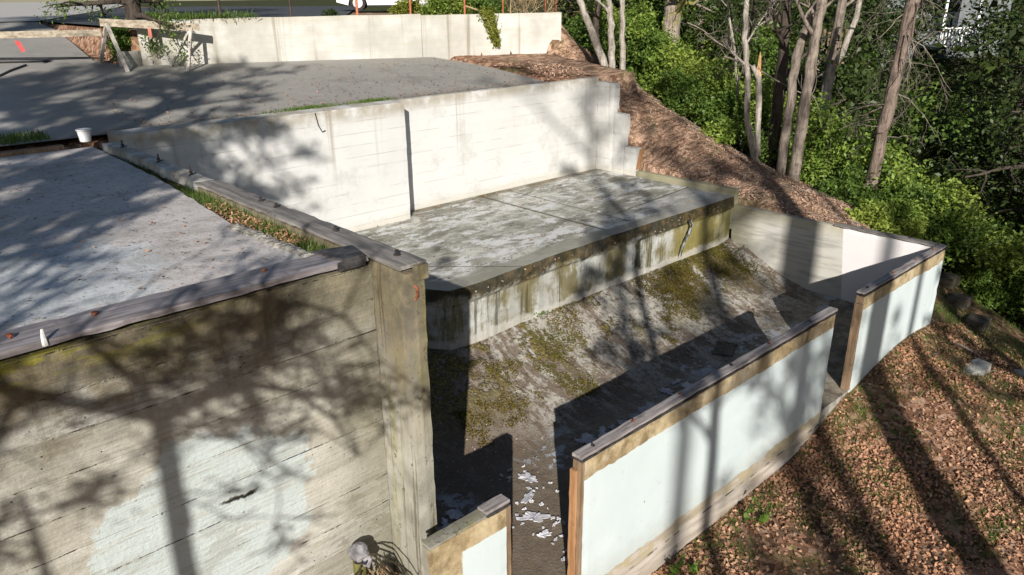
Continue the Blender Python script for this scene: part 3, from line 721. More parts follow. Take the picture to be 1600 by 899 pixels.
# soil gutter between deck and dividing wall
g = G(); vs = []; fs = []
yy = np.linspace(2.745, 6.3, 90)
for y in yy:
    a = 1.38; 
    for j in range(6):
        x = a + (1.63 - a) * j / 5; z = -1.085 - .02 * math.sin(math.pi * j / 5) + .02 * mnoise.noise(Vector((x * 9, y * 9, 1))) + (.025 if y > 4.2 else 0)
        if y < 3.3: z -= .03 * min(1, (3.3 - y) / .3)
        vs.append((x, y, z))
for i in range(89):
    for j in range(5): fs.append((i * 6 + j, i * 6 + j + 1, (i + 1) * 6 + j + 1, (i + 1) * 6 + j))
g.raw(vs, fs); tag(g.make('soil', 'soil', smooth=True), 'dark soil in the gutter beside the deck', None, None, 'structure')

# dividing wall with its buttress end
dv = empty('dividing_wall', (1.665, 4.3, -3.5), 'long low wall between deck and pit ending in a mossy buttress', 'wall')
g = G().rbox(1.615, 1.71, 2.36, 4.42, -3.75, -1.032, .045, .005, 11); g.make('wall', 'fin', dv)
g = G().rbox(1.615, 1.725, 4.421, 6.164, -3.75, -1.003, .05, .006, 12); g.make('wall', 'white', dv)
g = G().rbox(1.600, 1.735, 2.375, 4.42, -1.022, -1.0, .05, .006, 13); g.make('cap_plank', 'capy', dv)
g = G().box(1.66, 1.722, 2.352, 2.374, -1.07, -1.008); g.make('end_block', 'fin', dv)
g = G().tube([(1.655, 2.362, -1.09), (1.662, 2.352, -1.10), (1.662, 2.352, -1.135), (1.655, 2.36, -1.15)], .006, 6); g.make('hook', 'rust', dv)
for y in (2.50, 2.98, 3.55, 3.72):
    g = G().cyl((1.675, y, -.999), .016, .006, 6); g.cyl((1.675, y, -.993), .009, .016, 6); g.make('bolt', 'steel', dv)
for y in (4.62, 5.15, 5.85):
    g = G().cyl((1.668, y, -1.0), .006, .05, 6); g.cyl((1.668, y, -.99), .012, .012, 6); g.tube([(1.645, y - .02, -.998), (1.70, y + .015, -.996)], .004, 4); g.make('anchor_bolt', 'steel', dv)

# whitewashed retaining wall with its stepped wing
ww = empty('retaining_wall', (4.5, 6.36, -2.2), 'bright whitewashed wall below the asphalt terrace with stepped right end', 'wall')
g = G().rbox(1.735, 4.33, 6.165, 6.42, -2.4, -.962, .06, .004, 21); g.make('wall', 'white', ww)
g = G().rbox(4.331, 7.42, 6.40, 6.47, -2.4, -.975, .06, .004, 23); g.make('wall', 'white', ww)
wg = G()
wg.rbox(7.422, 7.53, 6.14, 6.45, -2.4, -1.03, .05, .006, 24)
wg.rbox(7.424, 7.528, 5.955, 6.139, -2.4, -1.385, .05, .006, 25)
wg.rbox(7.426, 7.526, 5.76, 5.954, -2.4, -1.775, .05, .006, 26)
wg.make('wing_wall', 'white', ww)
g = G().raw([(7.424, 5.757, -2.03), (7.50, 5.757, -2.03), (7.52, 5.745, -1.79), (7.47, 5.745, -1.79), (7.424, 5.74, -2.03), (7.50, 5.74, -2.03), (7.52, 5.73, -1.79), (7.47, 5.73, -1.79)],
     [(0, 1, 2, 3), (7, 6, 5, 4), (4, 5, 1, 0), (5, 6, 2, 1), (6, 7, 3, 2), (7, 4, 0, 3)])
g.make('form_board', 'orange', ww)
g = G().tube([(3.37, 6.162, -.97), (3.39, 6.158, -1.08), (3.42, 6.155, -1.14), (3.45, 6.153, -1.13)], .004, 5); g.make('wire', 'hose', ww)
# low kerb right of the slab
kb = G().rbox(7.423, 7.52, 4.37, 5.758, -2.5, -2.045, .05, .006, 27)
tag(kb.make('kerb_wall', 'slabwall' if False else 'poolwall'), 'low concrete upstand along the right side of the raised slab', 'wall')

# raised slab
sp_ = empty('raised_slab', (5.3, 5.3, -2.7), 'mottled grey slab between the whitewashed wall and the sunken channel', 'slab')
frontx = [7.42, 6.8, 6.1, 5.4, 4.8, 4.3, 3.9, 3.56, 3.372, 3.26, 3.05, 1.712]
fronty = [4.376, 4.372, 4.376, 4.372, 4.36, 4.345, 4.335, 4.325, 4.345, 4.526, 4.95, 5.05]
fr = []
for i in range(len(frontx) - 1):
    for k in range(8):
        t = k / 8; x = frontx[i] + (frontx[i + 1] - frontx[i]) * t; y = fronty[i] + (fronty[i + 1] - fronty[i]) * t
        nz = .010 * mnoise.noise(Vector((x * 7, y * 7, 0))) + .006 * mnoise.noise(Vector((x * 21, y * 21, 0)))
        fr.append((x, y + nz))
fr.append((frontx[-1], fronty[-1]))
def slz(x): return -2.12 - .018 * max(0, min(1, (4.6 - x) / 1.0)) 
g = G(); vs = []; fs = []; n = len(fr); R = 14
for i, (x, y) in enumerate(fr):
    for k in range(R + 1):
        t = k / R; Y2 = y + (6.405 - y) * t; vs.append((x, Y2, slz(x) * (1 - t) + -2.12 * t))
for i in range(n - 1):
    for k in range(R): fs.append((i * (R + 1) + k, i * (R + 1) + k + 1, (i + 1) * (R + 1) + k + 1, (i + 1) * (R + 1) + k))
g.raw(vs, fs); g.make('slab_top', 'slab', sp_)
g = G(); vs = []; fs = []; H = 16
for i, (x, y) in enumerate(fr):
    for k in range(H + 1):
        t = k / H; z = slz(x) - .62 * t
        b = .012 * math.sin(min(1, t * 8) * math.pi / 2)  # rounded crumbly lip
        if i > 0 and t < .3: b += .014 * mnoise.noise(Vector((x * 14, z * 14, 4))) * min(1, t * 12)
        inn = .028 * min(1, max(0, (t - .20) / .05))
        vs.append((x, y - b + inn, z))
for i in range(n - 1):
    for k in range(H): fs.append((i * (H + 1) + k, (i + 1) * (H + 1) + k, (i + 1) * (H + 1) + k + 1, i * (H + 1) + k + 1))
g.raw(vs, fs); g.make('front_face', 'slabwall', sp_)

# sunken channel: sloping side and floor in one sheet
def pz(x, y):
    top = -2.645; a = max(0.0, min(1.0, (4.36 - y) / 1.06))
    z = top - .42 * (1 - (1 - a) ** 1.55) if y < 4.36 else top
    cv = max(0.0, (x - 7.17) / .25); z = max(z, -3.062 + .0) + .10 * cv * cv * (1 if y < 4.2 else .3)
    return z + .008 * mnoise.noise(Vector((x * 3, y * 3, 0))) + .004 * mnoise.noise(Vector((x * 13, y * 13, 0)))
g = G(); vs = []; fs = []; xs = np.linspace(1.70, 7.425, 150); yv = np.concatenate([np.linspace(2.10, 4.5, 80), [5.2]])
for x in xs:
    for y in yv: vs.append((x, y, pz(x, y) if y > 2.2 else -3.062))
ny2 = len(yv)
for i in range(len(xs) - 1):
    for j in range(ny2 - 1): fs.append((i * ny2 + j, (i + 1) * ny2 + j, (i + 1) * ny2 + j + 1, i * ny2 + j + 1))
# cut the sheet so it only reaches the sill line
g.raw([(x, max(y, 2.19), z) for x, y, z in vs], fs)
tag(g.make('channel_floor', 'pit', smooth=True), 'sunken concrete channel floor with mossy sloping side and flaked paint', 'floor')
tag(G().rbox(1.70, 7.42, 2.20, 2.262, -3.75, -3.066, .06, .005, 31).make('sill_wall', 'stone'), 'low concrete footing under the doorways of the painted walls', 'footing')

# right wall of the channel
pw = empty('channel_wall', (7.47, 3.2, -3.2), 'grey side wall of the channel, its near end painted pinkish white', 'wall')
G().rbox(7.42, 7.50, 2.262, 4.37, -3.75, -2.215, .045, .005, 33).make('wall', 'poolwall', pw)
G().rbox(7.40, 7.515, 2.262, 3.22, -2.214, -2.195, .06, .005, 34).make('cap_board', 'capy', pw)
for y in (2.5, 2.95): G().cyl((7.455, y, -2.194), .009, .012, 6).make('bolt', 'steel', pw)

# painted wall panels facing the clearing
def panel(x0, x1, label, capx, seed, posts):
    e = empty('painted_wall', ((x0 + x1) / 2, 2.22, -3.3), label, 'wall')
    G().rbox(x0, x1, 2.19, 2.250, -3.75, -2.232, .045, .004, seed).make('wall', 'panel', e)
    c0, c1 = capx
    G().rbox(c0, c1, 2.182, 2.259, -2.238, -2.220, .05, .004, seed + 1).make('tar_strip', 'tar', e)
    G().rbox(c0 - .003, c1 + .003, 2.186, 2.254, -2.2195, -2.198, .06, .004, seed + 2, .004).make('cap_board', 'capx', e)
    x = c0 + .12; r = random.Random(seed)
    while x < c1 - .05:
        q = G().cyl((x, 2.222 + r.uniform(-.008, .008), -2.198), .011, .004, 6); q.cyl((x, 2.222, -2.194), .005, .010, 6)
        q.make('bolt', 'rust' if r.random() < .5 else 'steel', e); x += r.uniform(.30, .55)
    for (a, b, y0, y1, z1, mm) in posts: G().rbox(a, b, y0, y1, -3.06, z1, .05, .003, seed + 5).make('end_post', mm, e)
    return e
p0 = panel(1.535, 1.985, 'short painted wall stub beside the mossy buttress', (1.86, 2.005), 41, [(1.987, 2.012, 2.188, 2.252, -2.235, 'post')])
G().rbox(1.535, 1.858, 2.186, 2.254, -2.231, -2.212, .03, .004, 44).make('rough_top', 'fin', p0)
p1 = panel(2.53, 5.31, 'long painted wall in the middle with a tree trunk shadow', (2.50, 5.32), 51, [(2.503, 2.528, 2.188, 2.252, -2.235, 'post'), (2.482, 2.502, 2.212, 2.256, -2.29, 'orange')])
p2 = panel(5.80, 7.418, 'far painted wall at the right corner behind a leaning brown post', (5.775, 7.50), 61, [(5.762, 5.798, 2.188, 2.252, -2.30, 'post')])
G().rbox(7.418, 7.50, 2.19, 2.260, -3.75, -2.232, .05, .004, 66).make('corner', 'panel', p2)
G().rbox(5.772, 5.798, 2.194, 2.25, -2.298, -2.235, .03, .003, 67).make('post_head', 'post', p2)

# back wall
bw_pts = [(2.98, 9.16), (3.9, 8.97), (4.92, 8.77), (6.30, 8.50), (7.4, 8.25), (8.45, 8.03)]
be = empty('back_wall', (5.8, 8.6, -.85), 'cream board-formed wall across the back of the asphalt terrace', 'wall')
def ribbon(pts, z0, z1, th, m, par, name, step=.08, topn=.006):
    g = G(); P = []
    for a, b in zip(pts[:-1], pts[1:]):
        L = math.dist(a, b); k = max(1, int(L / step))
        for i in range(k): t = i / k; P.append((a[0] + (b[0] - a[0]) * t, a[1] + (b[1] - a[1]) * t))
    P.append(pts[-1]); vs = []; fs = []; K = 8
    for i, (x, y) in enumerate(P):
        q = P[min(i + 1, len(P) - 1)]; p = P[max(i - 1, 0)]; d = Vector((q[0] - p[0], q[1] - p[1])).normalized(); nn = Vector((-d.y, d.x))
        for k in range(K + 1):
            z = z0 + (z1 - z0) * k / K + (topn * mnoise.noise(Vector((x * 4, y * 4, 0))) if k == K else 0)
            vs.append((x, y, z))
        for k in range(K + 1):
            z = z0 + (z1 - z0) * k / K + (topn * mnoise.noise(Vector((x * 4, y * 4, 0))) if k == K else 0)
            vs.append((x + nn.x * th, y + nn.y * th, z))
    M_ = 2 * (K + 1)
    for i in range(len(P) - 1):
        for k in range(K):
            fs.append((i * M_ + k, (i + 1) * M_ + k, (i + 1) * M_ + k + 1, i * M_ + k + 1))
            fs.append((i * M_ + K + 1 + k, i * M_ + K + 2 + k, (i + 1) * M_ + K + 2 + k, (i + 1) * M_ + K + 1 + k))
        fs.append((i * M_ + K, (i + 1) * M_ + K, (i + 1) * M_ + 2 * K + 1, i * M_ + 2 * K + 1))
    fs.append(tuple(range(0, K + 1)) + tuple(range(2 * K + 1, K, -1)))
    o = (len(P) - 1) * M_; fs.append(tuple(o + i for i in tuple(range(K, -1, -1)) + tuple(range(K + 1, 2 * K + 2))))
    g.raw(vs, fs); return g.make(name, m, par)
ribbon(bw_pts[:4], -1.1, -.245, .08, 'backwall', be, 'wall')
ribbon([(6.308, 8.498)] + bw_pts[4:], -1.1, -.262, .08, 'backwall', be, 'wall')
# curved concrete return left of the back wall
cpts = [(2.86 + .16 * math.cos(a), 9.30 + .16 * math.sin(a)) for a in np.linspace(-.3, -2.4, 10)]
o = ribbon(cpts[::-1], -1.0, -.56, .05, 'chunk', None, 'curved_kerb', .05); tag(o, 'low curved concrete kerb under the juniper at the left end of the back wall', 'kerb')

# fence posts on the back wall
def wallpt(x):
    xs_ = [p[0] for p in bw_pts]; return (x, float(np.interp(x, xs_, [p[1] for p in bw_pts])) + .04)
for (x, m_, rad) in [(3.863, 'darkpost', .016), (4.66, 'darkpost', .014), (5.475, 'orangepost', .016), (6.187, 'orangepost', .013), (6.954, 'orangepost', .012), (7.53, 'orangepost', .008), (8.213, 'rust', .013), (8.39, 'rust', .014)]:
    px, py = wallpt(x)
    g = G().tube([(px, py, -.30), (px, py, .1), (px + .005, py, .42)], rad, 8)
    o = g.make('fence_post', m_, loc=(px, py, -.30))
    lab = {'darkpost': 'dark steel post rising from the shaded left half of the back wall', 'orangepost': 'thin orange-red steel post rising from the middle of the back wall',
           'rust': 'rusty brown post at the right end of the back wall by the trees'}[m_]
    tag(o, lab, 'post', {'darkpost': 'dark posts on the back wall', 'orangepost': 'orange-red posts on the back wall', 'rust': 'rusty posts at the right end of the back wall'}[m_])

# ------------------------------------------------------------------ barricade, bucket, hoses
def beam(g, a, b, w_, h_):
    a = Vector(a); b = Vector(b); d = (b - a).normalized(); s_ = d.cross(Vector((0, 0, 1)))
    if s_.length < .2: s_ = Vector((.68, -.73, 0))
    s_.normalize(); u = s_.cross(d).normalized()
    vs = []
    for p in (a, b):
        for i, j in ((-1, -1), (1, -1), (1, 1), (-1, 1)): vs.append(p + s_ * w_ * i + u * h_ * j)
    g.raw(vs, [(3, 2, 1, 0), (4, 5, 6, 7), (0, 1, 5, 4), (1, 2, 6, 5), (2, 3, 7, 6), (3, 0, 4, 7)])
sh = empty('sawhorse', (3.0, 8.95, -.75), 'weathered wooden sawhorse barricade standing before the left end of the back wall', 'sawhorse')
g = G(); beam(g, (2.62, 9.16, -.255), (3.50, 8.76, -.325), .014, .038); g.make('top_beam', 'horse', sh)
for (tx, ty, tz, fx, fy, fz) in [(2.67, 9.12, -.27, 2.713, 8.85, RY(8.85)), (2.67, 9.13, -.27, 2.615, 9.40, RY(9.4)), (3.42, 8.79, -.33, 3.267, 8.656 - .0, RY(8.656)), (3.42, 8.80, -.33, 3.23, 9.02, RY(9.02))]:
    g = G(); beam(g, (tx, ty, tz), (fx, fy, fz), .017, .011); g.make('leg', 'horseleg', sh)
G().box(3.02, 3.05, 8.94, 8.955, -.42, -.325).make('marker_tape', 'pink', sh)
g = G(); beam(g, (2.62, 9.19, -.36), (.6, 9.98, -.36), .014, .033)
pl = tag(g.make('barricade_plank', 'horse'), 'long grey plank running left from the sawhorse across the driveway', 'plank')
tag(G().raw([(1.86, 9.44, -.42), (1.90, 9.42, -.42), (1.93, 9.41, -.52), (1.90, 9.42, -.53), (1.86, 9.45, -.42), (1.90, 9.43, -.42), (1.93, 9.42, -.52), (1.90, 9.43, -.53)],
    [(0, 1, 2, 3), (7, 6, 5, 4), (0, 3, 7, 4), (1, 5, 6, 2), (0, 4, 5, 1), (3, 2, 6, 7)]).make('warning_tape', 'red'), 'red warning tape dangling under the long plank', 'tape')
bk = empty('bucket', (1.55, 6.30, -1.0), 'small white plastic bucket at the back corner of the deck', 'bucket')
G().cyl((1.55, 6.30, -1.0), .038, .085, 16, .048).make('pail', 'bucket', bk)
G().tube([(1.55 + .05 * math.cos(t), 6.30 + .05 * math.sin(t), -.915) for t in np.linspace(0, 2 * math.pi, 17)], .005, 6).make('rim', 'bucket', bk)
for (pts, lab) in [([(.2, 10.4), (1.2, 10.05), (1.9, 9.95), (2.5, 9.80), (2.85, 9.62)], 'upper black hose lying across the driveway behind the sawhorse'),
                   ([(.1, 10.0), (.9, 9.85), (1.6, 9.80), (2.4, 9.70)], 'middle black hose lying across the driveway'),
                   ([(.6, 7.9), (1.05, 8.3), (1.45, 8.8), (1.75, 9.3), (2.0, 9.65)], 'lower black hose curving up the driveway at the left edge')]:
    P = []
    for i in range(len(pts) - 1):
        for k in range(4):
            t = k / 4; x = pts[i][0] + (pts[i + 1][0] - pts[i][0]) * t; y = pts[i][1] + (pts[i + 1][1] - pts[i][1]) * t; P.append((x, y + .03 * math.sin(x * 5), RY(y) + .012))
    tag(G().tube(P, .010, 6).make('hose', 'hose', smooth=True), lab, 'hose')

# strap hanging on the slab face
sx, sy = 6.50, 4.335
st_ = empty('hanging_strap', (sx, sy - .02, -2.2), 'twisted grey strap hanging from a bolt on the mossy wall', 'strap')
G().cyl((sx, sy - .02, -2.215), .015, .02, 8).make('bolt', 'steel', st_)
for k, (dx, m_) in enumerate([(0, 'strap'), (.012, 'strap'), (-.012, 'hose')]):
    G().tube([(sx + dx * .3, sy - .03, -2.20), (sx + .02 + dx, sy - .045, -2.24), (sx - .01 - dx, sy - .04, -2.31), (sx - .045 + dx, sy - .035, -2.37), (sx - .09 - dx * .5, sy - .03, -2.44), (sx - .125, sy - .03, -2.52 - .02 * k)], [.006, .008, .008, .007, .006, .004], 6).make('cord', m_, st_, smooth=True)

# loose things in the channel
rng = np.random.default_rng(5)
def flake(cx, cy, r, seed, z=None):
    k = 30; a = np.linspace(0, 2 * math.pi, k, endpoint=False); rr = random.Random(seed)
    el = rr.uniform(.4, .8); ro = rr.uniform(0, 3.1)
    P = []
    for t in a:
        q = r * (.8 + .75 * mnoise.noise(Vector((math.cos(t) * 1.7 + seed, math.sin(t) * 1.7, 0))) + rr.uniform(-.13, .13)); x = q * math.cos(t); y = q * el * math.sin(t)
        P.append((cx + x * math.cos(ro) - y * math.sin(ro), cy + x * math.sin(ro) + y * math.cos(ro)))
    g = G(); z0 = pz(cx, cy) if z is None else z
    n_ = len(P); vs = [(x, y, pz(x, y) + .006) for x, y in P] + [(x, y, pz(x, y) + .009 + .009 * rr.random() ** 2) for x, y in P]
    vs += [(cx, cy, z0 + .010)]
    fs = [(n_ + i, n_ + (i + 1) % n_, 2 * n_) for i in range(n_)] + [(i, (i + 1) % n_, n_ + (i + 1) % n_, n_ + i) for i in range(n_)]
    return g.raw(vs, fs)
for i, (x, y, r, lab) in enumerate([(3.03, 3.12, .11, 'largest curled white paint flake in the sunlit strip beside the long wall'),
        (2.88, 2.97, .07, 'small bent white paint flake just above the end of the wall stub'),
        (2.76, 2.80, .09, 'white paint flake half hidden behind the end post of the wall stub'),
        (2.70, 2.64, .06, 'narrow curled paint flake nearest the bottom edge of the picture')]):
    tag(flake(x, y, r, i + 3).make('paint_flake', 'chip'), lab, 'paint flake')
g = G(); r = random.Random(9)
for i in range(120):
    t = r.random(); g2_ = flake(1.9 + .55 * r.random() if i < 40 else (3.6 + 1.3 * r.random() if i < 62 else 2.6 + .5 * r.random()), (2.75 + .42 * r.random()) if i < 40 else ((3.05 + .2 * r.random()) if i < 62 else 2.4 + .9 * r.random()), r.uniform(.02, .10) if i < 62 else r.uniform(.008, .02), i * 7 + 1); g.raw(g2_.v, g2_.f)
tag(g.make('paint_fragments', 'chip'), 'scatter of small paint fragments on the shaded channel floor', 'paint fragments', None, 'stuff')
g = G(); vs4 = [(5.55, 3.34), (5.80, 3.44), (5.88, 3.28), (5.64, 3.18)]
g.prism(vs4, lambda x, y: pz(x, y) - .02, lambda x, y: pz(x, y) + .012)
tag(g.make('loose_board', 'darkstep'), 'square dark board lying in the shaded right half of the channel', 'board')
G_t = G().tube([(6.62, 3.55, -2.99), (6.80, 3.42, -3.03), (6.93, 3.30, -3.04)], .008, 5)
tag(G_t.make('stick', 'twig'), 'bare stick lying at the foot of the slope near the right channel wall', 'stick')

# debris specks and moss tufts (uncountable)
N = 5200; x = rng.uniform(1.8, 7.3, N); y = 3.0 + 1.35 * rng.random(N) ** .6
C = np.stack([x, y, np.array([pz(a, b) for a, b in zip(x, y)]) + .006], 1)
tag(G().quads(leafq(C, .009, rng, 2.0, .6, .15)).make('leaf_debris', 'debris'), 'dead leaf crumbs strewn over the channel slope', None, None, 'stuff')
N = 60000; x = rng.uniform(3.0, 7.35, N); y = rng.uniform(3.55, 4.36, N)
den = fnoise(x[:9000], y[:9000], 1.25, 3.1) + .35 * fnoise(x[:9000], y[:9000], 5, 1.)
x = x[:9000]; y = y[:9000]
keep = (den + (y - 3.95) * .75) > .06
x = x[keep]; y = y[keep]
x = np.repeat(x, 7) + rng.normal(0, .014, len(x) * 7); y = np.minimum(np.repeat(y, 7) + rng.normal(0, .014, len(y) * 7), 4.35)
C = np.stack([x, y, np.array([pz(a, b) for a, b in zip(x, y)]) + .004 + .022 * rng.random(len(x)) ** 1.5], 1)
tag(G().quads(leafq(C, .0065, rng, .8, .8, .3)).make('moss', 'mosst'), 'yellow-brown moss cushions on the upper channel slope', None, None, 'stuff')
N = 130; x = 3.4 + 4 * rng.random(N); i_ = np.interp(x, frontx[::-1][3:], fronty[::-1][3:])
C = np.stack([x, i_ - .012 - .012 * rng.random(N), -2.15 - .10 * rng.random(N)], 1)
tag(G().quads(leafq(C, .010, rng, .2, .7, .3)).make('lip_debris', 'debris'), 'crumbs of leaf and moss stuck under the lip of the raised slab', None, None, 'stuff')

N = 420; x = rng.uniform(-1.2, 1.4, N); y = rng.uniform(2.8, 6.2, N)
tag(G().quads(leafq(np.stack([x, y, np.full(N, -1.030)], 1), .011, rng, 2.5, .5, .3)).make('leaf_debris', 'litter'), 'few dead leaves and bits of grit blown over the deck', None, None, 'stuff')
N = 900; x = rng.uniform(2.0, 6.5, N); y = 6.5 + 2.0 * rng.random(N) ** 2; k = y < np.interp(x, [3, 6.3], [8.9, 8.3]); x, y = x[k], y[k]
tag(G().quads(leafq(np.stack([x, y, RY(y) + .012], 1), .013, rng, 2.5, .5, .3)).make('leaf_debris', 'litter'), 'scattered dead leaves on the asphalt terrace', None, None, 'stuff')
N = 700; x = rng.uniform(3.5, 7.3, N); y = 6.34 - 1.9 * rng.random(N) ** 2.2
tag(G().quads(leafq(np.stack([x, y, np.full(N, -2.112)], 1), .011, rng, 2.5, .5, .3)).make('leaf_debris', 'litter'), 'scattered dead leaves on the raised slab', None, None, 'stuff')

# pipe stub, brambles, dry stalks at the foot of the tall wall
ps = empty('pipe_stub', (1.385, 2.53, -2.75), 'broken pipe stub capped with a torn grey plastic rag', 'pipe')
G().tube([(1.385, 2.53, -3.2), (1.385, 2.53, -2.40)], .030, 10).make('pipe', m_plain('mossy_pipe', (.09, .085, .03), (.22, .21, .05), 6, .9), ps)
g = G().blob((1.38, 2.52, -2.345), .046, 3, 1.05, .9, .85, .35, 3); g.blob((1.405, 2.495, -2.39), .026, 8, .9, .8, 1.4, .4, 3); g.make('rag', 'rag', ps)
G().tube([(1.345, 2.50, -2.37), (1.385, 2.475, -2.385), (1.425, 2.50, -2.375)], .007, 6).make('band', 'hose', ps)
def arc(p, q, h, n=10, seed=0):
    p = Vector(p); q = Vector(q); return [p.lerp(q, t) + Vector((.01 * mnoise.noise(Vector((t * 5, seed, 0))), 0, h * 4 * t * (1 - t) + .012 * mnoise.noise(Vector((t * 7, seed, 3))))) for t in np.linspace(0, 1, n)]
br = empty('bramble', (1.45, 2.45, -3.1), 'leafless dark bramble arching both ways from the pipe stub', 'bramble')
for k, (p, q, h) in enumerate([((1.41, 2.49, -2.36), (1.68, 2.30, -2.75), .09), ((1.41, 2.49, -2.38), (1.66, 2.28, -2.80), .03), ((1.42, 2.48, -2.36), (1.60, 2.32, -2.80), .07), ((1.37, 2.49, -2.40), (1.15, 2.50, -2.70), .02), ((1.36, 2.48, -2.42), (1.17, 2.46, -2.72), .01)]):
    A = arc(p, q, h, 14, k); g = G().tube(A, [.0052 - .0002 * i for i in range(14)], 6); r = random.Random(k)
    for i in range(1, 13):
        d = Vector((r.uniform(-1, 1), r.uniform(-1, 0), r.uniform(-1, 1))).normalized() * .014; g.tube([A[i], A[i] + d], [.003, .0008], 4)
    g.make('stem', 'thorn', br)
g = G(); r = random.Random(4)
for i in range(150):
    a = Vector((1.42 + r.uniform(-.03, .06), 2.48 + r.uniform(-.04, .03), -2.44 - .1 * r.random())); b = a + Vector((r.uniform(-.06, .22), r.uniform(-.14, .03), -r.uniform(.2, .5)))
    m_ = a.lerp(b, .5) + Vector((r.uniform(-.02, .03), 0, .03)); g.tube([a, m_, b], [.0022, .002, .0012], 3, False)
tag(g.make('dry_stalks', 'straw'), 'tangle of dry straw coloured stalks under the grey rag', 'dry stalks')

# ------------------------------------------------------------------ clearing: litter, grass, weeds, slabs, steps
def scatter(N, x0, x1, y0, y1, f=None, lift=.0):
    x = rng.uniform(x0, x1, N); y = rng.uniform(y0, y1, N)
    if f is not None: k = f(x, y); x, y = x[k], y[k]
    z = TZ(x, y) + fnoise(x, y, 2.3) * .035 * np.clip(np.minimum(1, np.abs(y - 2.2) / .3), .15, 1)
    return np.stack([x, y, z + lift], 1)
C = scatter(74000, 2.4, 8.6, -.2, 2.17, lambda x, y: (y < 2.17) & (rng.random(len(x)) < np.clip(.75 - 1.6 * fnoise(x, y, 1.1, 5.) - .3 * (x > 7), .12, 1)), .006)
C[:, 2] += rng.random(len(C)) * .012
tag(G().quads(leafq(C, .0155, rng, .6, .58, .45)).make('leaf_litter', 'litter'), 'carpet of brown fallen leaves on the clearing', None, None, 'stuff')
C = scatter(16000, 7.5, 9.6, 2.9, 8.0, lambda x, y: (x < 9.4) & (x > 7.53), .004)
C2 = scatter(6500, 6.65, 8.7, 6.5, 8.0, None, .004)
C = np.concatenate([C, C2]); C[:, 2] += rng.random(len(C)) * .015
q = leafq(C, .022, rng, 1.2, .22, .1); q2 = leafq(C[::2] + [.01, .01, .004], .013, rng, 1.0, .6, .2)
tag(G().quads(np.concatenate([q, q2])).make('dry_litter', 'litter2'), 'dry needles, straw and leaves on the bank beside the stepped wall', None, None, 'stuff')
C = scatter(26000, 2.4, 9.0, -.2, 2.6, lambda x, y: ((y < 2.17) | (x > 7.6)) & (fnoise(x, y, 1.5, 11.) + .55 * (x > 6.3) + .22 * (y > 1.7) > .20))
C = np.repeat(C, 2, 0) + rng.normal(0, .01, (len(C) * 2, 3)) * [1, 1, 0]
C4 = scatter(1500, 7.55, 8.8, 3.0, 7.5, lambda x, y: fnoise(x, y, 1.6, 3.) > .3)
C5 = scatter(2600, 6.9, 9.6, 1.0, 3.0, lambda x, y: ((y < 2.17) | (x > 7.6)))
tag(G().quads(np.concatenate([bladeq(C, .042, rng, .0035), bladeq(C4, .05, rng, .004), bladeq(C5, .06, rng, .004)])).make('grass', 'grass'), 'thin green grass coming through the fallen leaves', None, None, 'stuff')
C = scatter(7000, 2.4, 6.6, .3, 2.17, lambda x, y: fnoise(x, y, 2.0, 21.) + .22 * (y > 1.55) > .33, .012)
C = np.repeat(C, 2, 0) + rng.normal(0, .012, (len(C) * 2, 3)) * [1, 1, .6]
tag(G().quads(leafq(C, .0115, rng, 1.5, .7, .15)).make('ground_cover', 'weed'), 'bright low weeds among the fallen leaves', None, None, 'stuff')
# gutter grass along the dividing wall
N = 9000; y = rng.uniform(2.9, 6.1, N); x = rng.uniform(1.45, 1.62, N); k = (x > 1.49 + .05 * (y - 4) * (y > 4)) & (rng.random(N) < np.clip(.3 + fnoise(x, y, 3, 2.) + .6 * (y < 4.6), .05, 1)); x, y = x[k], y[k]
C = np.stack([x, y, np.full(len(x), -1.09)], 1)
tag(G().quads(bladeq(C, .055, rng, .003)).make('grass', 'grass'), 'tufted grass and weeds in the gutter beside the deck', None, None, 'stuff')
N = 1100; y = rng.uniform(3.1, 4.1, N); x = rng.uniform(1.44, 1.60, N)
tag(G().quads(leafq(np.stack([x, y, np.full(N, -1.07) + .02 * rng.random(N)], 1), .013, rng, .8, .35, .2)).make('leaf_debris', 'litter'), 'brown dead leaves caught in the gutter beside the deck', None, None, 'stuff')
N = 4500; x = rng.uniform(-1.5, 1.35, N); y = rng.uniform(6.37, 6.72, N); C = np.stack([x, y, -.975 + .0 * x], 1)
tag(G().quads(bladeq(C, .05, rng, .006)).make('grass', 'grass'), 'strip of grass between deck and driveway at the left edge', None, None, 'stuff')
N = 1300; x = np.concatenate([rng.normal(3.45, .12, 500), rng.normal(4.12, .09, 500), rng.uniform(3, 4.4, 300)]); C = np.stack([x, rng.uniform(6.36, 6.46, N), np.full(N, -.965)], 1)
tag(G().quads(bladeq(C, .03, rng, .005)).make('grass', 'grass'), 'small grass tufts along the top of the whitewashed wall', None, None, 'stuff')

g = G(); r_ = random.Random(31)
for i in range(420):
    x = r_.uniform(2.8, 8.2); y = r_.uniform(.1, 2.1); a = r_.uniform(0, 6.28); l = r_.uniform(.03, .13); z = float(TZ(x, y)) + .022
    g.tube([(x, y, z), (x + l * .5 * math.cos(a), y + l * .5 * math.sin(a), z + .008), (x + l * math.cos(a + .2), y + l * math.sin(a + .2), z)], [.0022, .002, .001], 3, False)
for i in range(500):
    x = r_.uniform(7.6, 9.2); y = r_.uniform(3.2, 7.4); a = r_.gauss(.9, .5); l = r_.uniform(.06, .22); z = float(TZ(x, y)); z2 = float(TZ(x + l * math.cos(a), y - l * math.sin(a)))
    g.tube([(x, y, z + .02), (x + l * math.cos(a), y - l * math.sin(a), z2 + .03)], [.003, .0012], 3, False)
tag(g.make('twig_litter', 'twig'), 'fine fallen twigs strewn over the clearing and the bank', None, None, 'stuff')

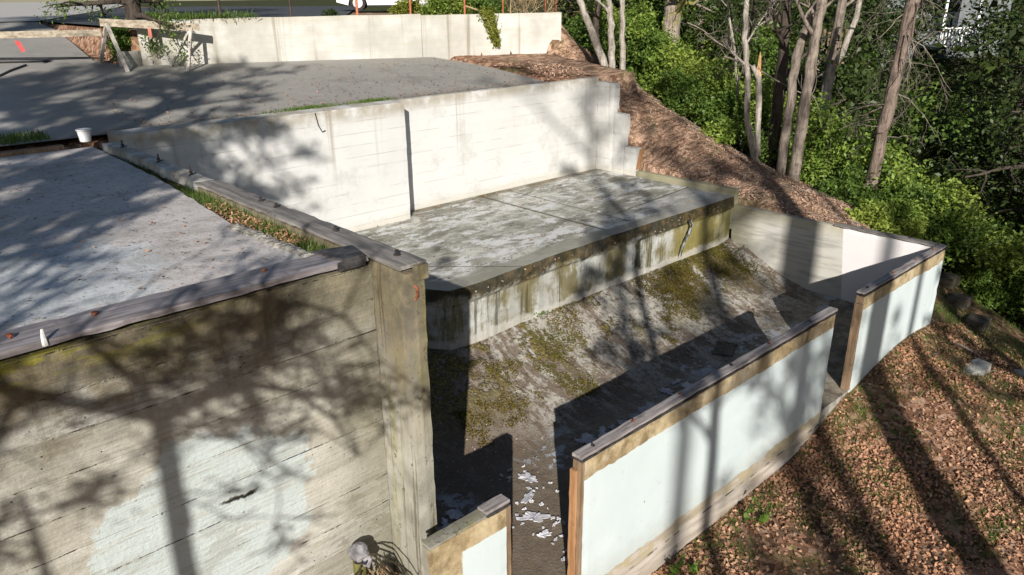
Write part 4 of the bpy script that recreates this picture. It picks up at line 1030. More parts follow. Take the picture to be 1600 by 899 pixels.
def rocky(name, pts, z0, z1, m, label, cat): 
    g = G(); g.prism(pts, z0, z1); o = g.make(name, m); return tag(o, label, cat)
z_ = float(TZ(7.15, 1.66))
rocky('concrete_fragment', [(6.98, 1.72), (7.08, 1.86), (7.46, 1.72), (7.42, 1.60), (7.24, 1.60)], z_ - .05, z_ + .025, 'chunk', 'flat broken concrete slab lying in the grass below the right corner', 'slab fragment')
rocky('concrete_fragment', [(3.52, 1.56), (3.62, 1.62), (3.80, 1.50), (3.68, 1.38), (3.55, 1.42)], float(TZ(3.6, 1.5)) - .03, float(TZ(3.6, 1.5)) + .03, 'chunk', 'pale concrete lump at the bottom edge of the clearing', 'slab fragment')
o = G().tube([(7.42, 1.98, float(TZ(7.42, 1.98)) + .03), (7.52, 1.90, float(TZ(7.5, 1.9)) + .04), (7.60, 1.78, float(TZ(7.6, 1.78)) + .03), (7.60, 1.68, float(TZ(7.6, 1.68)) + .02)], [.006, .011, .010, .004], 6).make('fallen_branch', 'twig', smooth=True)
tag(o, 'pale fallen branch beside the flat concrete slab below the corner', 'branch')
for i, (x, y, l, a, lab) in enumerate([(5.05, 1.86, .22, .5, 'longer bare stick on the leaves near the doorway'), (4.98, 1.72, .16, 1.2, 'shorter bare stick crossing the leaves near the doorway'), (4.3, .95, .3, 2.6, 'thin twig on the leaves towards the bottom right'), (8.0, 2.15, .35, 2.2, 'grey stick leaning against the foot of the right corner')]):
    z = float(TZ(x, y)) + .02; tag(G().tube([(x, y, z), (x + l * .5 * math.cos(a), y + l * .5 * math.sin(a), z + .015), (x + l * math.cos(a), y + l * math.sin(a), z)], [.006, .005, .003], 5).make('stick', 'twig'), lab, 'stick')
# stone steps going down behind the right corner
for i, (x, y, z, m_, lab) in enumerate([(9.25, 2.62, -3.06, 'darkstep', 'topmost dark garden step behind the right corner'), (8.95, 2.38, -3.16, 'darkstep', 'middle dark garden step behind the right corner'), (8.72, 2.10, -3.27, 'darkstep', 'lowest dark garden step behind the right corner')]):
    g = G().rbox(x - .13, x + .13, y - .10, y + .10, z - .12, z, .04, .008, i + 70); o = g.make('garden_step', m_); tag(o, lab, 'step')
for i, (x, y, s_, lab) in enumerate([(7.85, 1.45, .06, 'large pale stone at the right edge of the bank'), (7.62, 1.25, .04, 'half buried stone at the right edge')]):
    tag(G().blob((x, y, float(TZ(x, y)) + .01), s_, i, 1.2, 1, .6, .5, 2).make('stone', 'stone'), lab, 'stone')

# small leafy plants against the long painted wall
def weedplant(x, y, h, n, seed, label, m='weed'):
    r = random.Random(seed); rg = np.random.default_rng(seed); z = float(TZ(x, y)) ; e = empty('weed_plant', (x, y, z), label, 'plant')
    g = G(); C = []
    for i in range(n):
        a = r.uniform(0, 6.28); l = h * r.uniform(.6, 1.1); p = Vector((x, y, z)); q = p + Vector((math.cos(a) * l * .5, -abs(math.sin(a)) * l * .3, l))
        A = [p, p.lerp(q, .5) + Vector((0, 0, l * .08)), q]; g.tube(A, [.004, .003, .0015], 4)
        for t in np.linspace(.35, 1, 7): C.append(tuple(A[0].lerp(A[2], t) + Vector((r.uniform(-.02, .02), r.uniform(-.02, .0), r.uniform(-.02, .02)))))
    g.make('stem', 'thorn' if m == 'weed' else 'twig', e)
    G().quads(leafq(np.array(C), .020, rg, .6, .6, .2)).make('leaves', m, e); return e
weedplant(3.28, 2.10, .15, 7, 1, 'leafy weed climbing the long painted wall at the bottom of the picture')
weedplant(4.05, 2.08, .17, 4, 2, 'taller sprig with leaf shadows beside the long painted wall')
weedplant(4.15, 2.0, .09, 6, 3, 'low bright weed at the foot of the long painted wall')
weedplant(3.42, 2.05, .08, 6, 4, 'low dark leaved weed left of the taller sprig')
weedplant(4.30, 4.30, .06, 6, 5, 'tiny green seedling on the channel slope under the mossy wall') if False else None
e = empty('seedling', (4.35, 4.30, -2.63), 'tiny green seedlings where the channel slope meets the mossy wall', 'plant')
G().quads(leafq(np.array([(4.35 + rng.normal(0, .05), 4.31 + rng.normal(0, .015), -2.62 + .03 * rng.random()) for _ in range(60)]), .011, rng, .8, .6, .2)).make('leaves', 'weed', e)

# ------------------------------------------------------------------ trees
def grow(rs, p, d, L, r, lvl, out, spread=.7, up=.15, kids=(3, 5), minr=.004, wob=.16):
    n = 5 if lvl > 0 else 7; P = [p.copy()]; R = [r]; q = p.copy(); dd = d.copy()
    for i in range(n):
        dd = (dd + Vector((rs.gauss(0, wob), rs.gauss(0, wob), rs.gauss(0, wob) + up * .3))).normalized()
        q = q + dd * (L / n); P.append(q.copy()); R.append(max(minr * .6, r * (1 - .75 * (i + 1) / n)))
    out.append((P, R))
    if lvl <= 0: return
    for k in range(rs.randint(*kids)):
        t = rs.uniform(.3, .98); i = min(n - 1, int(t * n)); s = P[i].lerp(P[i + 1], t * n - i)
        ax = Vector((rs.gauss(0, 1), rs.gauss(0, 1), rs.gauss(0, 1) * .5)); base = (P[i + 1] - P[i]).normalized(); ax = (ax - base * ax.dot(base)).normalized()
        nd = (base * (1 - spread * .5) + ax * spread + Vector((0, 0, up))).normalized()
        grow(rs, s, nd, L * rs.uniform(.45, .72) * (1 - .3 * t), max(minr, R[i] * rs.uniform(.5, .75)), lvl - 1, out, spread, up, kids, minr, wob)
def tubes(lst, sides=None):
    g = G()
    for P, R in lst:
        k = 8 if R[0] > .05 else (6 if R[0] > .02 else (4 if R[0] > .008 else 3)); g.tube(P, R, k, False)
    return g
def tree(name, base, trunk, radii, label, cat, bark, seed, limbs=6, llen=1.6, lvl=3, start=.35, spread=.8, up=.2, kids=(3, 5), group=None, foliage=None, fsize=.03, fn=0, clus=0, clr=.12, smooth=True, limb_r=.5, minr=.004, twigmat=None):
    """trunk polyline with limbs growing from it; foliage = leaf material scattered round the twigs"""
    rs = random.Random(seed); e = empty(name, base, label, cat, group)
    T = [Vector(p) for p in trunk]; gt = G()
    # refine the trunk with a slight wander
    P = []; R = []
    for i in range(len(T) - 1):
        for k in range(5):
            t = k / 5; P.append(T[i].lerp(T[i + 1], t) + Vector((rs.gauss(0, .006), rs.gauss(0, .006), 0))); R.append((radii[i] * (1 - t) + radii[i + 1] * t) * rs.uniform(.93, 1.07))
    P.append(T[-1]); R.append(radii[-1]); gt.tube(P, R, 12); gt.make('trunk', bark, e, smooth=smooth)
    out = []
    for k in range(limbs):
        t = start + (1 - start) * (k + rs.random()) / limbs; f = t * (len(P) - 1); i = min(len(P) - 2, int(f)); s = P[i].lerp(P[i + 1], f - i)
        a = rs.uniform(0, 6.28); d = Vector((math.cos(a) * spread, math.sin(a) * spread, .35 + up)).normalized()
        grow(rs, s, d, llen * rs.uniform(.7, 1.15) * (1.15 - .55 * t), R[i] * limb_r * rs.uniform(.8, 1.2), lvl, out, spread, up, kids, minr)
    if out: tubes(out).make('branches', twigmat or bark, e, smooth=True)
    if foliage and out:
        rg = np.random.default_rng(seed); pts = [p for Pl, Rl in out if Rl[0] < .03 for p in Pl[1:]]
        A = np.array([tuple(p) for p in pts]); 
        if clus: cc = A[rg.integers(0, len(A), clus)]; C = cc[rg.integers(0, clus, fn)] + rg.normal(0, clr, (fn, 3)) * [1, 1, .6]
        else: k = rg.integers(0, len(A), fn); C = A[k] + rg.normal(0, fsize * 2.2, (fn, 3))
        G().quads(leafq(C, fsize, rg, .3, .5, .2)).make('crown', foliage, e)
    return e
def back(px, py, pz_, t): return px - SDX * t, py - SDY * t, pz_ + t      # point on the sun ray through (px,py,pz_)

# --- the bare trees behind the viewpoint, whose shadows fall on the walls
# forked sapling close by: its crotch shades the tall stained wall
cx, cy, cz = back(.70, 2.6, -1.40, 1.9); gz = float(TZ(cx, cy))
rs = random.Random(77); e = empty('bare_tree', (cx, cy, gz), 'forked bare sapling standing behind the viewpoint nearest the tall wall', 'tree')
G().tube([(cx - .02, cy, gz - .1), (cx - .03, cy, gz + 1.2), (cx - .02, cy, cz - .55), (cx, cy, cz)], [.044, .037, .033, .032], 10).make('trunk', 'bark_g', e, smooth=True)
out = []
def limb(P, R): out.append(([Vector((cx + a, cy + b, cz + c)) for a, b, c in P], [q * 1.25 for q in R]))
limb([(0, 0, 0), (-.15, .05, .09), (-.30, .1, .19), (-.45, .12, .31), (-.7, .2, .5)], [.028, .024, .02, .017, .008])
limb([(0, 0, 0), (.12, -.05, .05), (.22, -.08, .10), (.30, -.1, .20), (.36, -.1, .38), (.40, 0, .75)], [.026, .023, .02, .018, .014, .006])
limb([(0, 0, 0), (-.05, .02, .16), (-.14, .05, .34), (-.2, .02, .62)], [.018, .014, .010, .004])
limb([(.22, -.08, .10), (.36, .03, .08), (.5, .1, .0), (.62, .1, -.05)], [.012, .010, .007, .003])
limb([(0, 0, -.02), (.12, .1, -.10), (.26, .12, -.18), (.38, .1, -.33)], [.011, .009, .006, .003])
limb([(.12, -.05, .05), (.34, .0, .0), (.55, .05, -.12), (.72, .05, -.32), (.82, .05, -.55)], [.018, .015, .011, .008, .004])
limb([(.22, -.08, .10), (.45, .0, .22), (.66, .1, .22), (.86, .1, .10), (.98, .1, -.12)], [.017, .014, .010, .007, .004])
limb([(-.30, .1, .19), (-.42, .1, .02), (-.56, .1, -.1), (-.62, .1, -.3)], [.014, .011, .008, .004])
for P, R in list(out):
    for i in range(1, len(P)):
        for _ in range(2):
            d = Vector((rs.gauss(0, 1), rs.gauss(0, .6), rs.gauss(.1, .8))).normalized(); grow(rs, P[i], d, rs.uniform(.22, .55), R[i] * .5 + .0035, 2, out, .8, .05, (3, 5), .0062)
tubes(out).make('branches', 'bark_g', e, smooth=True)
rg = np.random.default_rng(7); A = np.array([tuple(p) for P, R in out if R[0] < .012 for p in P[2:]])
cc = A[rg.integers(0, len(A), 34)]; C = cc[rg.integers(0, 34, 750)] + rg.normal(0, .03, (750, 3))
G().quads(leafq(C, .020, rg, .3, .5, .2)).make('crown', 'leaf_d', e)

shadow_trees = [
 # (point shaded, t back along the sun ray, trunk radius, crown bottom / top relative to that ray height, limbs, limb length, foliage count, label, seed)
 ((3.74, 2.18, -2.7), 4.2, .046, -.1, 3.0, 14, .9, 800, 'straight grey trunk behind the viewpoint shading the middle of the long wall'),
 ((4.86, 2.18, -2.7), 8.0, .085, .1, 3.6, 14, 1.2, 900, 'stout bare tree far behind the viewpoint shading the doorway'),
 ((6.95, 2.18, -2.7), 6.0, .045, 1.2, 3.0, 6, .9, 0, 'bare tree right of the viewpoint shading the far painted wall'),
 ((5.20, 1.2, -3.3), 3.6, .13, 2.6, 4.6, 4, 1.2, 0, 'thick bare tree whose shadow crosses the fallen leaves'),
 ((4.25, 1.0, -3.4), 6.5, .09, -.4, 1.7, 9, 1.3, 300, 'bare maple well behind the viewpoint on the right'),
 ((5.45, 4.36, -2.4), 9.5, .060, 1.0, 3.5, 7, 1.5, 0, 'slender tall tree far behind shading the mossy wall'),
 ((-1.1, 3.2, -1.0), 2.9, .07, -1.1, 1.2, 20, 1.1, 4200, 'wide crowned tree to the left rear'),
 ((.15, 3.5, -1.0), 2.6, .05, -.75, .8, 20, .8, 3000, 'round crowned tree behind the viewpoint at left'),
 ((.9, 4.6, -1.0), 3.0, .05, -.6, .7, 20, .8, 2600, 'small crowned tree behind the viewpoint at left'),
 ((.3, 5.6, -1.0), 3.6, .08, -.9, .8, 22, 1.2, 3400, 'largest tree behind the viewpoint'),
 ((-.9, 6.4, -1.0), 4.4, .09, -1.2, 1.0, 20, 1.5, 4200, 'tall tree at the far left rear'),
 ((1.2, 7.7, -.9), 4.7, .09, -.8, .8, 20, 1.3, 3000, 'tallest tree at the rear casting shade on the driveway'),
 ((2.7, 7.4, -.9), 4.6, .07, -.5, .5, 14, 1.0, 1700, 'rear tree shading the left half of the asphalt'),
 ((2.2, 6.2, -1.5), 3.9, .05, -.45, .6, 12, .75, 700, 'thin crowned tree at the rear shading the left part of the whitewashed wall'),
 ((4.5, 14.5, -.3), 10.0, .16, -1.5, 1.8, 24, 2.4, 6000, 'huge evergreen far behind the viewpoint shading the road beyond the back wall'),
 ((7.7, 1.25, -3.3), 4.6, .11, -.3, 1.6, 14, 1.3, 1500, 'spreading tree on the right rear shading the grass'),
 ((9.4, 1.6, -3.3), 6.0, .11, -1.6, 1.0, 14, 1.6, 1500, 'dense tree at the far right rear'),
]
for sd, (pt, t, tr, lo, hi, nl, ll, fn_, lab) in enumerate(shadow_trees):
    x, y, z = back(pt[0], pt[1], pt[2], t); gz = float(TZ(x, y)); r = random.Random(sd + 3)
    top = z + hi; stt = .34
    tree('bare_tree' if not fn_ else 'evergreen_tree', (x, y, gz), [(x, y, gz - .1), (x + .02, y, z + lo), (x + r.gauss(0, .05), y + r.gauss(0, .05), z + (lo + hi) * .5), (x + r.gauss(0, .2), y + r.gauss(0, .2), top)], [tr * 1.35, tr, tr * .8, tr * .25], lab, 'tree', 'bark_g', sd + 3, nl, ll, 3, stt, .9, .15, (3, 5), None, 'leaf_d' if fn_ else None, .026, int(fn_ * 1.2), clus=int(fn_ / 26), clr=.055, limb_r=.62, minr=.012)
for i, (pt, t, hi, n_, lab) in enumerate([((.24, 2.6, -1.95), 1.75, .45, 1500, 'evergreen bush close behind the viewpoint on the left')]):
    x, y, z = back(*pt, t); gz = float(TZ(x, y)); top = z + hi
    tree('evergreen_bush', (x, y, gz), [(x, y, gz - .1), (x, y, (gz + top) / 2), (x, y, top)], [.05, .03, .01], lab, 'bush', 'bark_d', 40 + i, 12, .42, 2, .62, 1.0, -.1, (3, 5), None, 'leaf_d', .020, n_)

# --- trees of the wood on the right
def T(name, pts, radii, lab, bark, seed, **k): 
    b = pts[0]; return tree(name, b, [(b[0], b[1], b[2] - .5)] + list(pts), [radii[0] * 1.15] + list(radii), lab, 'tree', bark, seed, **k)
T('alder_tree', [(8.44, 7.18, -.95), (8.30, 7.31, -.50), (8.16, 7.43, -.09), (8.0, 7.6, .6), (7.9, 7.7, 1.6)], [.055, .048, .042, .035, .02], 'pale thin trunk leaning left just right of the back wall', 'bark_p', 21, limbs=5, llen=.8, lvl=2, start=.5)
T('alder_tree', [(8.51, 7.11, -1.01), (8.57, 7.19, -.51), (8.61, 7.29, -.1), (8.7, 7.3, .7), (8.7, 7.3, 1.8)], [.05, .044, .040, .035, .02], 'straight pale trunk of a close pair right of the back wall, left one', 'bark_p', 22, limbs=5, llen=.8, lvl=2, start=.5)
T('alder_tree', [(8.62, 7.0, -.99), (8.60, 7.02, -.51), (8.59, 7.03, -.1), (8.55, 7.0, .7), (8.6, 7.0, 1.8)], [.042, .038, .036, .03, .02], 'slimmer pale trunk of the close pair right of the back wall', 'bark_p', 23, limbs=5, llen=.8, lvl=2, start=.5)
T('dark_trunk_tree', [(8.75, 7.57, -.95), (8.71, 7.61, -.44), (8.80, 7.66, -.1), (8.9, 7.7, 1.2)], [.05, .045, .04, .03], 'dark trunk standing in shade behind the leaning pale one', 'bark_d', 24, limbs=4, llen=.8, lvl=2, start=.5)
T('mossy_maple', [(10.70, 7.80, -1.3), (10.73, 7.78, -.85), (10.75, 7.76, -.41), (10.76, 7.76, -.12), (10.7, 7.8, 1.5)], [.16, .15, .14, .15, .12], 'thick trunk with yellow moss rising out of the green bushes', 'bark_m', 25, limbs=5, llen=1.4, lvl=2, start=.6)
e3 = T('forked_alder', [(9.03, 4.99, -2.25), (8.93, 5.08, -1.85), (8.86, 5.15, -1.54), (8.82, 5.18, -.99), (8.76, 5.24, -.54), (8.75, 5.25, -.1), (8.8, 5.3, .9)], [.055, .046, .038, .036, .034, .032, .02], 'pale forked tree with a snapped stub, left of the paired trunks', 'bark_p', 26, limbs=4, llen=.9, lvl=2, start=.55)
G().tube([(9.0, 5.02, -1.98), (8.97, 5.05, -1.65), (8.96, 5.07, -1.30), (8.935, 5.09, -1.02), (8.86, 5.15, -.86)], [.034, .038, .040, .036, .026], 10).make('stem', 'bark_p', e3, smooth=True)
G().tube([(8.945, 5.085, -1.08), (8.925, 5.10, -.9), (8.925, 5.10, -.76), (8.93, 5.10, -.70)], [.034, .028, .016, .003], 6).make('snapped_stub', 'heart', e3)
T('twin_maple', [(8.94, 4.66, -2.3), (8.96, 4.65, -1.4), (8.97, 4.64, -.74), (9.03, 4.58, -.38), (9.09, 4.52, -.1), (9.3, 4.3, 1.0)], [.066, .058, .054, .050, .045, .028], 'left trunk of the big pair in the middle of the wood', 'bark_g', 27, limbs=4, llen=1.0, lvl=2, start=.6)
T('twin_maple', [(8.88, 4.45, -2.3), (8.90, 4.43, -1.39), (8.91, 4.42, -.66), (8.94, 4.40, -.1), (9.0, 4.35, 1.2)], [.074, .066, .060, .058, .045], 'right scarred trunk of the big pair in the middle of the wood', 'bark_g', 28, limbs=4, llen=1.0, lvl=2, start=.6)
T('dark_trunk_tree', [(9.31, 5.01, -1.9), (9.32, 5.0, -.94), (9.29, 5.02, -.1), (9.3, 5.0, 1.2)], [.08, .07, .05, .03], 'dark trunk in shade just left of the big pair', 'bark_d', 29, limbs=6, llen=1.0, lvl=2, start=.45)
sn = T('broken_snag', [(10.73, 5.05, -2.3), (10.73, 5.05, -1.6), (10.74, 5.05, -1.25), (10.76, 5.02, -.96)], [.10, .08, .07, .06], 'broken grey snag with a pale splintered top', 'bark_p', 30, limbs=0)
G().tube([(10.78, 5.0, -.95), (10.84, 4.95, -.82), (10.87, 4.92, -.62), (10.94, 4.87, -.35), (10.95, 4.86, 0), (11.0, 4.8, .8)], [.045, .045, .042, .038, .034, .02], 8).make('side_stem', 'bark_p', sn, smooth=True)
G().tube([(10.78, 5.01, -1.0), (10.81, 4.99, -.86), (10.87, 4.95, -.74)], [.04, .03, .006], 5).make('splinter', 'heart', sn)
# the shaggy conifer with dead twigs
e6 = T('shaggy_conifer', [(9.26, 3.68, -2.7), (9.28, 3.66, -2.2), (9.31, 3.64, -1.5), (9.36, 3.60, -.78), (9.38, 3.57, -.1), (9.5, 3.5, 1.4)], [.085, .074, .068, .072, .072, .06], 'big leaning reddish trunk bristling with dead grey twigs', 'bark_r', 31, limbs=0)
out = []; rs = random.Random(8)
for i in range(48):
    t = rs.uniform(0, 1) ** .8; z = -1.75 + 2.0 * t; x = 9.30 + .08 * t; y = 3.65 - .1 * t
    a = rs.uniform(0, 6.28); d = Vector((math.cos(a), math.sin(a), rs.uniform(-.5, .25))).normalized()
    grow(rs, Vector((x, y, z)) + d * .07, d, rs.uniform(.25, .8), rs.uniform(.004, .009), 2, out, .7, -.4, (2, 3), .0025, .25)
tubes(out).make('dead_twigs', 'twig', e6, smooth=True)
for i, (pts, rr, b, lab) in enumerate([
   ([(9.6, 5.6, -2.2), (9.5, 5.75, -1.0), (9.35, 5.9, -.1), (9.3, 6, .8)], [.022, .018, .014, .01], 'bark_p', 'thin pale sapling between the forked tree and the mossy trunk'),
   ([(10.0, 6.1, -2.0), (10.1, 6.0, -1.0), (10.2, 6.0, .5)], [.03, .025, .02], 'bark_d', 'thin dark sapling in the shade behind the forked tree'),
   ([(9.9, 3.9, -2.8), (10.0, 3.9, -1.2), (10.2, 3.8, .5)], [.05, .04, .03], 'bark_d', 'dark trunk in the shade left of the shaggy conifer'),
   ([(11.8, 5.7, -3.0), (11.9, 5.6, -1.2), (11.9, 5.5, .6)], [.10, .08, .06], 'bark_g', 'far grey trunk between the big pair and the snag'),
   ([(13.5, 3.3, -3.5), (13.4, 3.3, -1.2), (13.3, 3.3, .8)], [.10, .08, .06], 'bark_d', 'far dark trunk beneath the house'),
   ([(12.6, 8.4, -2.2), (12.5, 8.4, -.8), (12.4, 8.4, .8)], [.10, .08, .06], 'bark_g', 'far grey trunk behind the bright bushes')]):
    T('woodland_tree', pts, rr, lab, b, 60 + i, limbs=5, llen=.9, lvl=2, start=.4)

# pale dead branches crossing the wood
for i, (A, B, r_, lab) in enumerate([((8.6, 5.4, -.75), (9.5, 4.6, -1.25), .014, 'long pale dead branch slanting behind the snapped stub'), ((8.2, 5.7, -.35), (8.9, 5.3, -.8), .010, 'pale dead branch hanging left of the forked tree')]):
    out = []; rs = random.Random(i + 2); a = Vector(A); b = Vector(B)
    out.append(([a.lerp(b, t) + Vector((0, 0, .03 * math.sin(t * 6))) for t in np.linspace(0, 1, 8)], [r_ * (1 - .5 * t) for t in np.linspace(0, 1, 8)]))
    for k in range(7): grow(rs, a.lerp(b, rs.random()), Vector((rs.gauss(0, 1), rs.gauss(0, 1), rs.gauss(.3, .6))).normalized(), .4, r_ * .5, 1, out, .7, .05, (2, 3), .003)
    tag(tubes(out).make('dead_branch', 'twig', smooth=True), lab, 'branch')

# --- bushes
def bush(name, x, y, r, h, n, m, seed, label, cat='bush', size=.026, stems='bark_d', z=None, clumps=14):
    rg = np.random.default_rng(seed); z = float(TZ(x, y)) if z is None else z
    e = empty(name, (x, y, z), label, cat)
    cc = []
    for i in range(clumps):
        a = rg.uniform(0, 6.28); q = r * rg.uniform(0, .8) ; cz_ = z + h * rg.uniform(.25, .85) * (1 - .35 * q / r)
        cc.append((x + q * math.cos(a), y + q * math.sin(a), cz_, r * rg.uniform(.28, .5)))
    k = rg.integers(0, clumps, n); cc = np.array(cc)
    d = rg.normal(size=(n, 3)); d /= np.linalg.norm(d, axis=1)[:, None]
    C = cc[k, :3] + d * (cc[k, 3] * rg.uniform(.55, 1.08, n) * (1 + .25 * np.sin(7 * d[:, 0] + 5 * d[:, 2] + k)))[:, None]
    C[:, 2] = np.maximum(C[:, 2], z + .01)
    G().quads(leafq(C, size, rg, .4, .5, .25)).make('leaves', m, e)
    g = G()
    for i in range(clumps):
        c = Vector(cc[i, :3]); b = Vector((x + rg.normal(0, r * .15), y + rg.normal(0, r * .15), z - .05)); g.tube([b, b.lerp(c, .5) + Vector((0, 0, h * .08)), c], [.012, .008, .004], 4, False)
    g.make('stems', stems, e); return e
bush('laurel_bush', 9.45, 6.75, .55, 1.0, 9000, 'leaf_l', 1, 'bright rounded bush at the top of the bank')
bush('laurel_bush', 9.75, 6.0, .60, 1.1, 10000, 'leaf_l', 2, 'bright green bush in front of the mossy trunk')
bush('laurel_bush', 9.35, 5.85, .42, .75, 6500, 'leaf_m', 3, 'bushy green shrub spilling onto the straw bank')
bush('laurel_bush', 9.45, 5.15, .40, .6, 6000, 'leaf_m', 4, 'green shrub behind the foot of the forked tree')
bush('laurel_bush', 9.75, 4.35, .50, .9, 8000, 'leaf_l', 5, 'bright shrub between the big pair and the shaggy conifer')
bush('laurel_bush', 9.05, 3.85, .34, .42, 5000, 'leaf_m', 6, 'low shrub left of the foot of the shaggy conifer')
bush('laurel_bush', 9.05, 3.2, .40, .55, 7000, 'leaf_l', 7, 'sunlit shrub right of the shaggy conifer above the corner')
bush('laurel_bush', 9.7, 3.0, .55, .9, 9000, 'leaf_m', 8, 'large shrub above the garden steps')
bush('laurel_bush', 10.0, 2.3, .5, .7, 8000, 'leaf_m', 9, 'shrub at the right edge beside the garden steps')
bush('laurel_bush', 9.9, 7.9, .6, 1.1, 8000, 'leaf_m', 10, 'dense green bush right of the pale paired trunks')
bush('laurel_bush', 8.95, 6.35, .34, .55, 5000, 'leaf_m', 16, 'shrub leaning over the upper part of the straw bank')
bush('laurel_bush', 8.95, 5.55, .26, .40, 3600, 'leaf_l', 17, 'small bright shrub halfway down the straw bank')
bush('laurel_bush', 8.60, 3.35, .26, .32, 3600, 'leaf_l', 18, 'low bright shrub close behind the painted side wall')
bush('laurel_bush', 11.0, 3.3, .75, 1.5, 10000, 'leaf_l', 19, 'tall sunlit bush right of the shaggy trunk')
bush('laurel_bush', 11.3, 2.3, .7, 1.3, 9000, 'leaf_m', 20, 'tall green bush near the right edge of the wood')
bush('laurel_bush', 10.6, 5.6, .7, 1.5, 10000, 'leaf_l', 24, 'tall sunlit bush between the forked tree and the big pair')
bush('laurel_bush', 11.6, 6.6, .9, 2.0, 12000, 'leaf_l', 26, 'tall bright bush behind the forked tree')
bush('laurel_bush', 11.2, 4.4, .65, 1.25, 9000, 'leaf_m', 27, 'green bush below the broken snag')
bush('laurel_bush', 12.4, 8.6, 1.0, 2.2, 11000, 'leaf_l', 28, 'tall bright bush beside the thick mossy trunk')
bush('laurel_bush', 8.55, 2.75, .18, .2, 1800, 'leaf_d', 15, 'small dark shrub tight behind the right corner')
bush('yellow_shrub', 8.75, 7.0, .14, .25, 700, 'weed', 11, 'small bright shoots at the foot of the pale paired trunks', size=.02)
bush('hedge', 6.9, 8.75, .35, .42, 5000, 'leaf_l', 12, 'green hedge right of the parked car behind the back wall', 'hedge', .02, z=-.36)
bush('hedge', 7.5, 8.7, .35, .38, 4500, 'leaf_m', 13, 'green hedge behind the trailing plant on the back wall', 'hedge', .02, z=-.36)
bush('hedge', 6.45, 9.0, .26, .26, 2600, 'leaf_y', 14, 'yellow-green hedge end just right of the car wheel', 'hedge', .02, z=-.34)
# plant hanging over the back wall
rg = np.random.default_rng(3); N = 2600; t = rg.random(N); x = 7.20 + .17 * t + rg.normal(0, .045, N) * (1.2 - .7 * t); C = np.stack([x, 8.28 - .235 * (x - 7.3) - .03 - .05 * rg.random(N), -.20 - .46 * t + rg.normal(0, .02, N)], 1)
e = empty('trailing_plant', (7.25, 8.30, -.26), 'yellow-green plant trailing down the right half of the back wall', 'plant')
G().quads(leafq(C, .019, rg, .2, .45, .3)).make('leaves', 'leaf_y', e)
G().tube([(6.95, 8.40, -.15), (7.15, 8.27, -.23), (7.25, 8.22, -.40), (7.33, 8.20, -.62)], [.012, .012, .008, .004], 5).make('stem', 'straw', e)
# dry brush behind the right end of the back wall
out = []; rs = random.Random(3)
for i in range(26):
    p = Vector((rs.uniform(7.7, 8.7), rs.uniform(8.2, 8.6), -.4)); grow(rs, p, Vector((rs.gauss(0, .5), rs.gauss(0, .5), .8)).normalized(), rs.uniform(.35, .7), .007, 2, out, .8, .05, (2, 4), .003)
tag(tubes(out).make('dry_brush', 'straw'), 'tangled bare reddish brush behind the right end of the back wall', 'brush')
# juniper and dark conifer at the left end of the back wall
bush('juniper', 2.86, 9.42, .24, .50, 3800, 'leaf_m', 31, 'green juniper bush behind the sawhorse at the left end of the back wall', 'bush', .016, 'twig', -.72)
tree('dark_conifer', (3.05, 9.40, -.6), [(3.05, 9.40, -.75), (3.05, 9.40, -.2), (3.08, 9.40, .6), (3.1, 9.4, 2.2)], [.085, .085, .075, .03], 'dark conifer trunk with drooping green sprays left of the back wall', 'tree', 'bark_d', 33, 12, .75, 2, .28, 1.0, -.25, (3, 4), None, 'leaf_m', .018, 5200)
rg = np.random.default_rng(8); N = 1600; x = 3.1 + 1.15 * rg.random(N) ** 1.3; y = np.interp(x, [p[0] for p in bw_pts], [p[1] for p in bw_pts]) + .05 + rg.normal(0, .05, N); zt_ = -.24 + rg.normal(0, .02, N)
tag(G().quads(bladeq(np.stack([x, y, zt_], 1), .06, rg, .006, .9)).make('grass', 'grass'), 'ragged grass along the top of the shaded left part of the back wall', None, None, 'stuff')
bush('weed_clump', 5.25, 8.95, .12, .16, 900, 'leaf_d', 34, 'dark round weed clump behind the middle of the back wall', 'plant', .016, z=-.33)

# --- undergrowth filling the ravine and the far wood
rg = np.random.default_rng(99)
def mass(ncl, per, xr_, yr_, m, name, label, rad=(.25, .5), hgt=(.1, .6), size=.03, cond=None):
    x = rg.uniform(*xr_, ncl); y = rg.uniform(*yr_, ncl)
    if cond is not None: k = cond(x, y); x, y = x[k], y[k]
    z = TZ(x, y) + rg.uniform(*hgt, len(x)); R = rg.uniform(*rad, len(x)); n = len(x) * per
    k = np.repeat(np.arange(len(x)), per); d = rg.normal(size=(n, 3)); d[:, 2] = np.abs(d[:, 2]) * 1.0 - .3; d /= np.linalg.norm(d, axis=1)[:, None]
    ph = rg.uniform(0, 6.28, len(x))[k]
    C = np.stack([x[k], y[k], z[k]], 1) + d * (R[k] * rg.uniform(.6, 1.08, n) * (1 + .3 * np.sin(6 * d[:, 0] + 8 * d[:, 1] + ph)))[:, None]
    tag(G().quads(leafq(C, size, rg, .4, .5, .25)).make(name, m), label, None, None, 'stuff')
inwood = lambda x, y: (x > 9.35 + .25 * np.sin(y * 3)) & (y < x * .98 - .6)
seen = lambda x, y: (y / x > .288) & (y / x < .376) & (x > 12.5)
mass(190, 900, (9.3, 13.5), (1.2, 9.5), 'leaf_m', 'undergrowth', 'mass of mid-green undergrowth filling the wood', cond=inwood)
mass(210, 800, (9.5, 14.5), (1.2, 9.8), 'leaf_l', 'undergrowth', 'sunlit bright leaves of the undergrowth in the wood', rad=(.18, .36), hgt=(.3, 1.0), cond=inwood)
mass(130, 700, (11.5, 17), (.5, 11), 'leaf_m', 'undergrowth', 'mid-green leaves climbing behind the trunks', rad=(.3, .6), hgt=(.5, 2.4), size=.04, cond=lambda x, y: (y < x * .85) & ~seen(x, y))
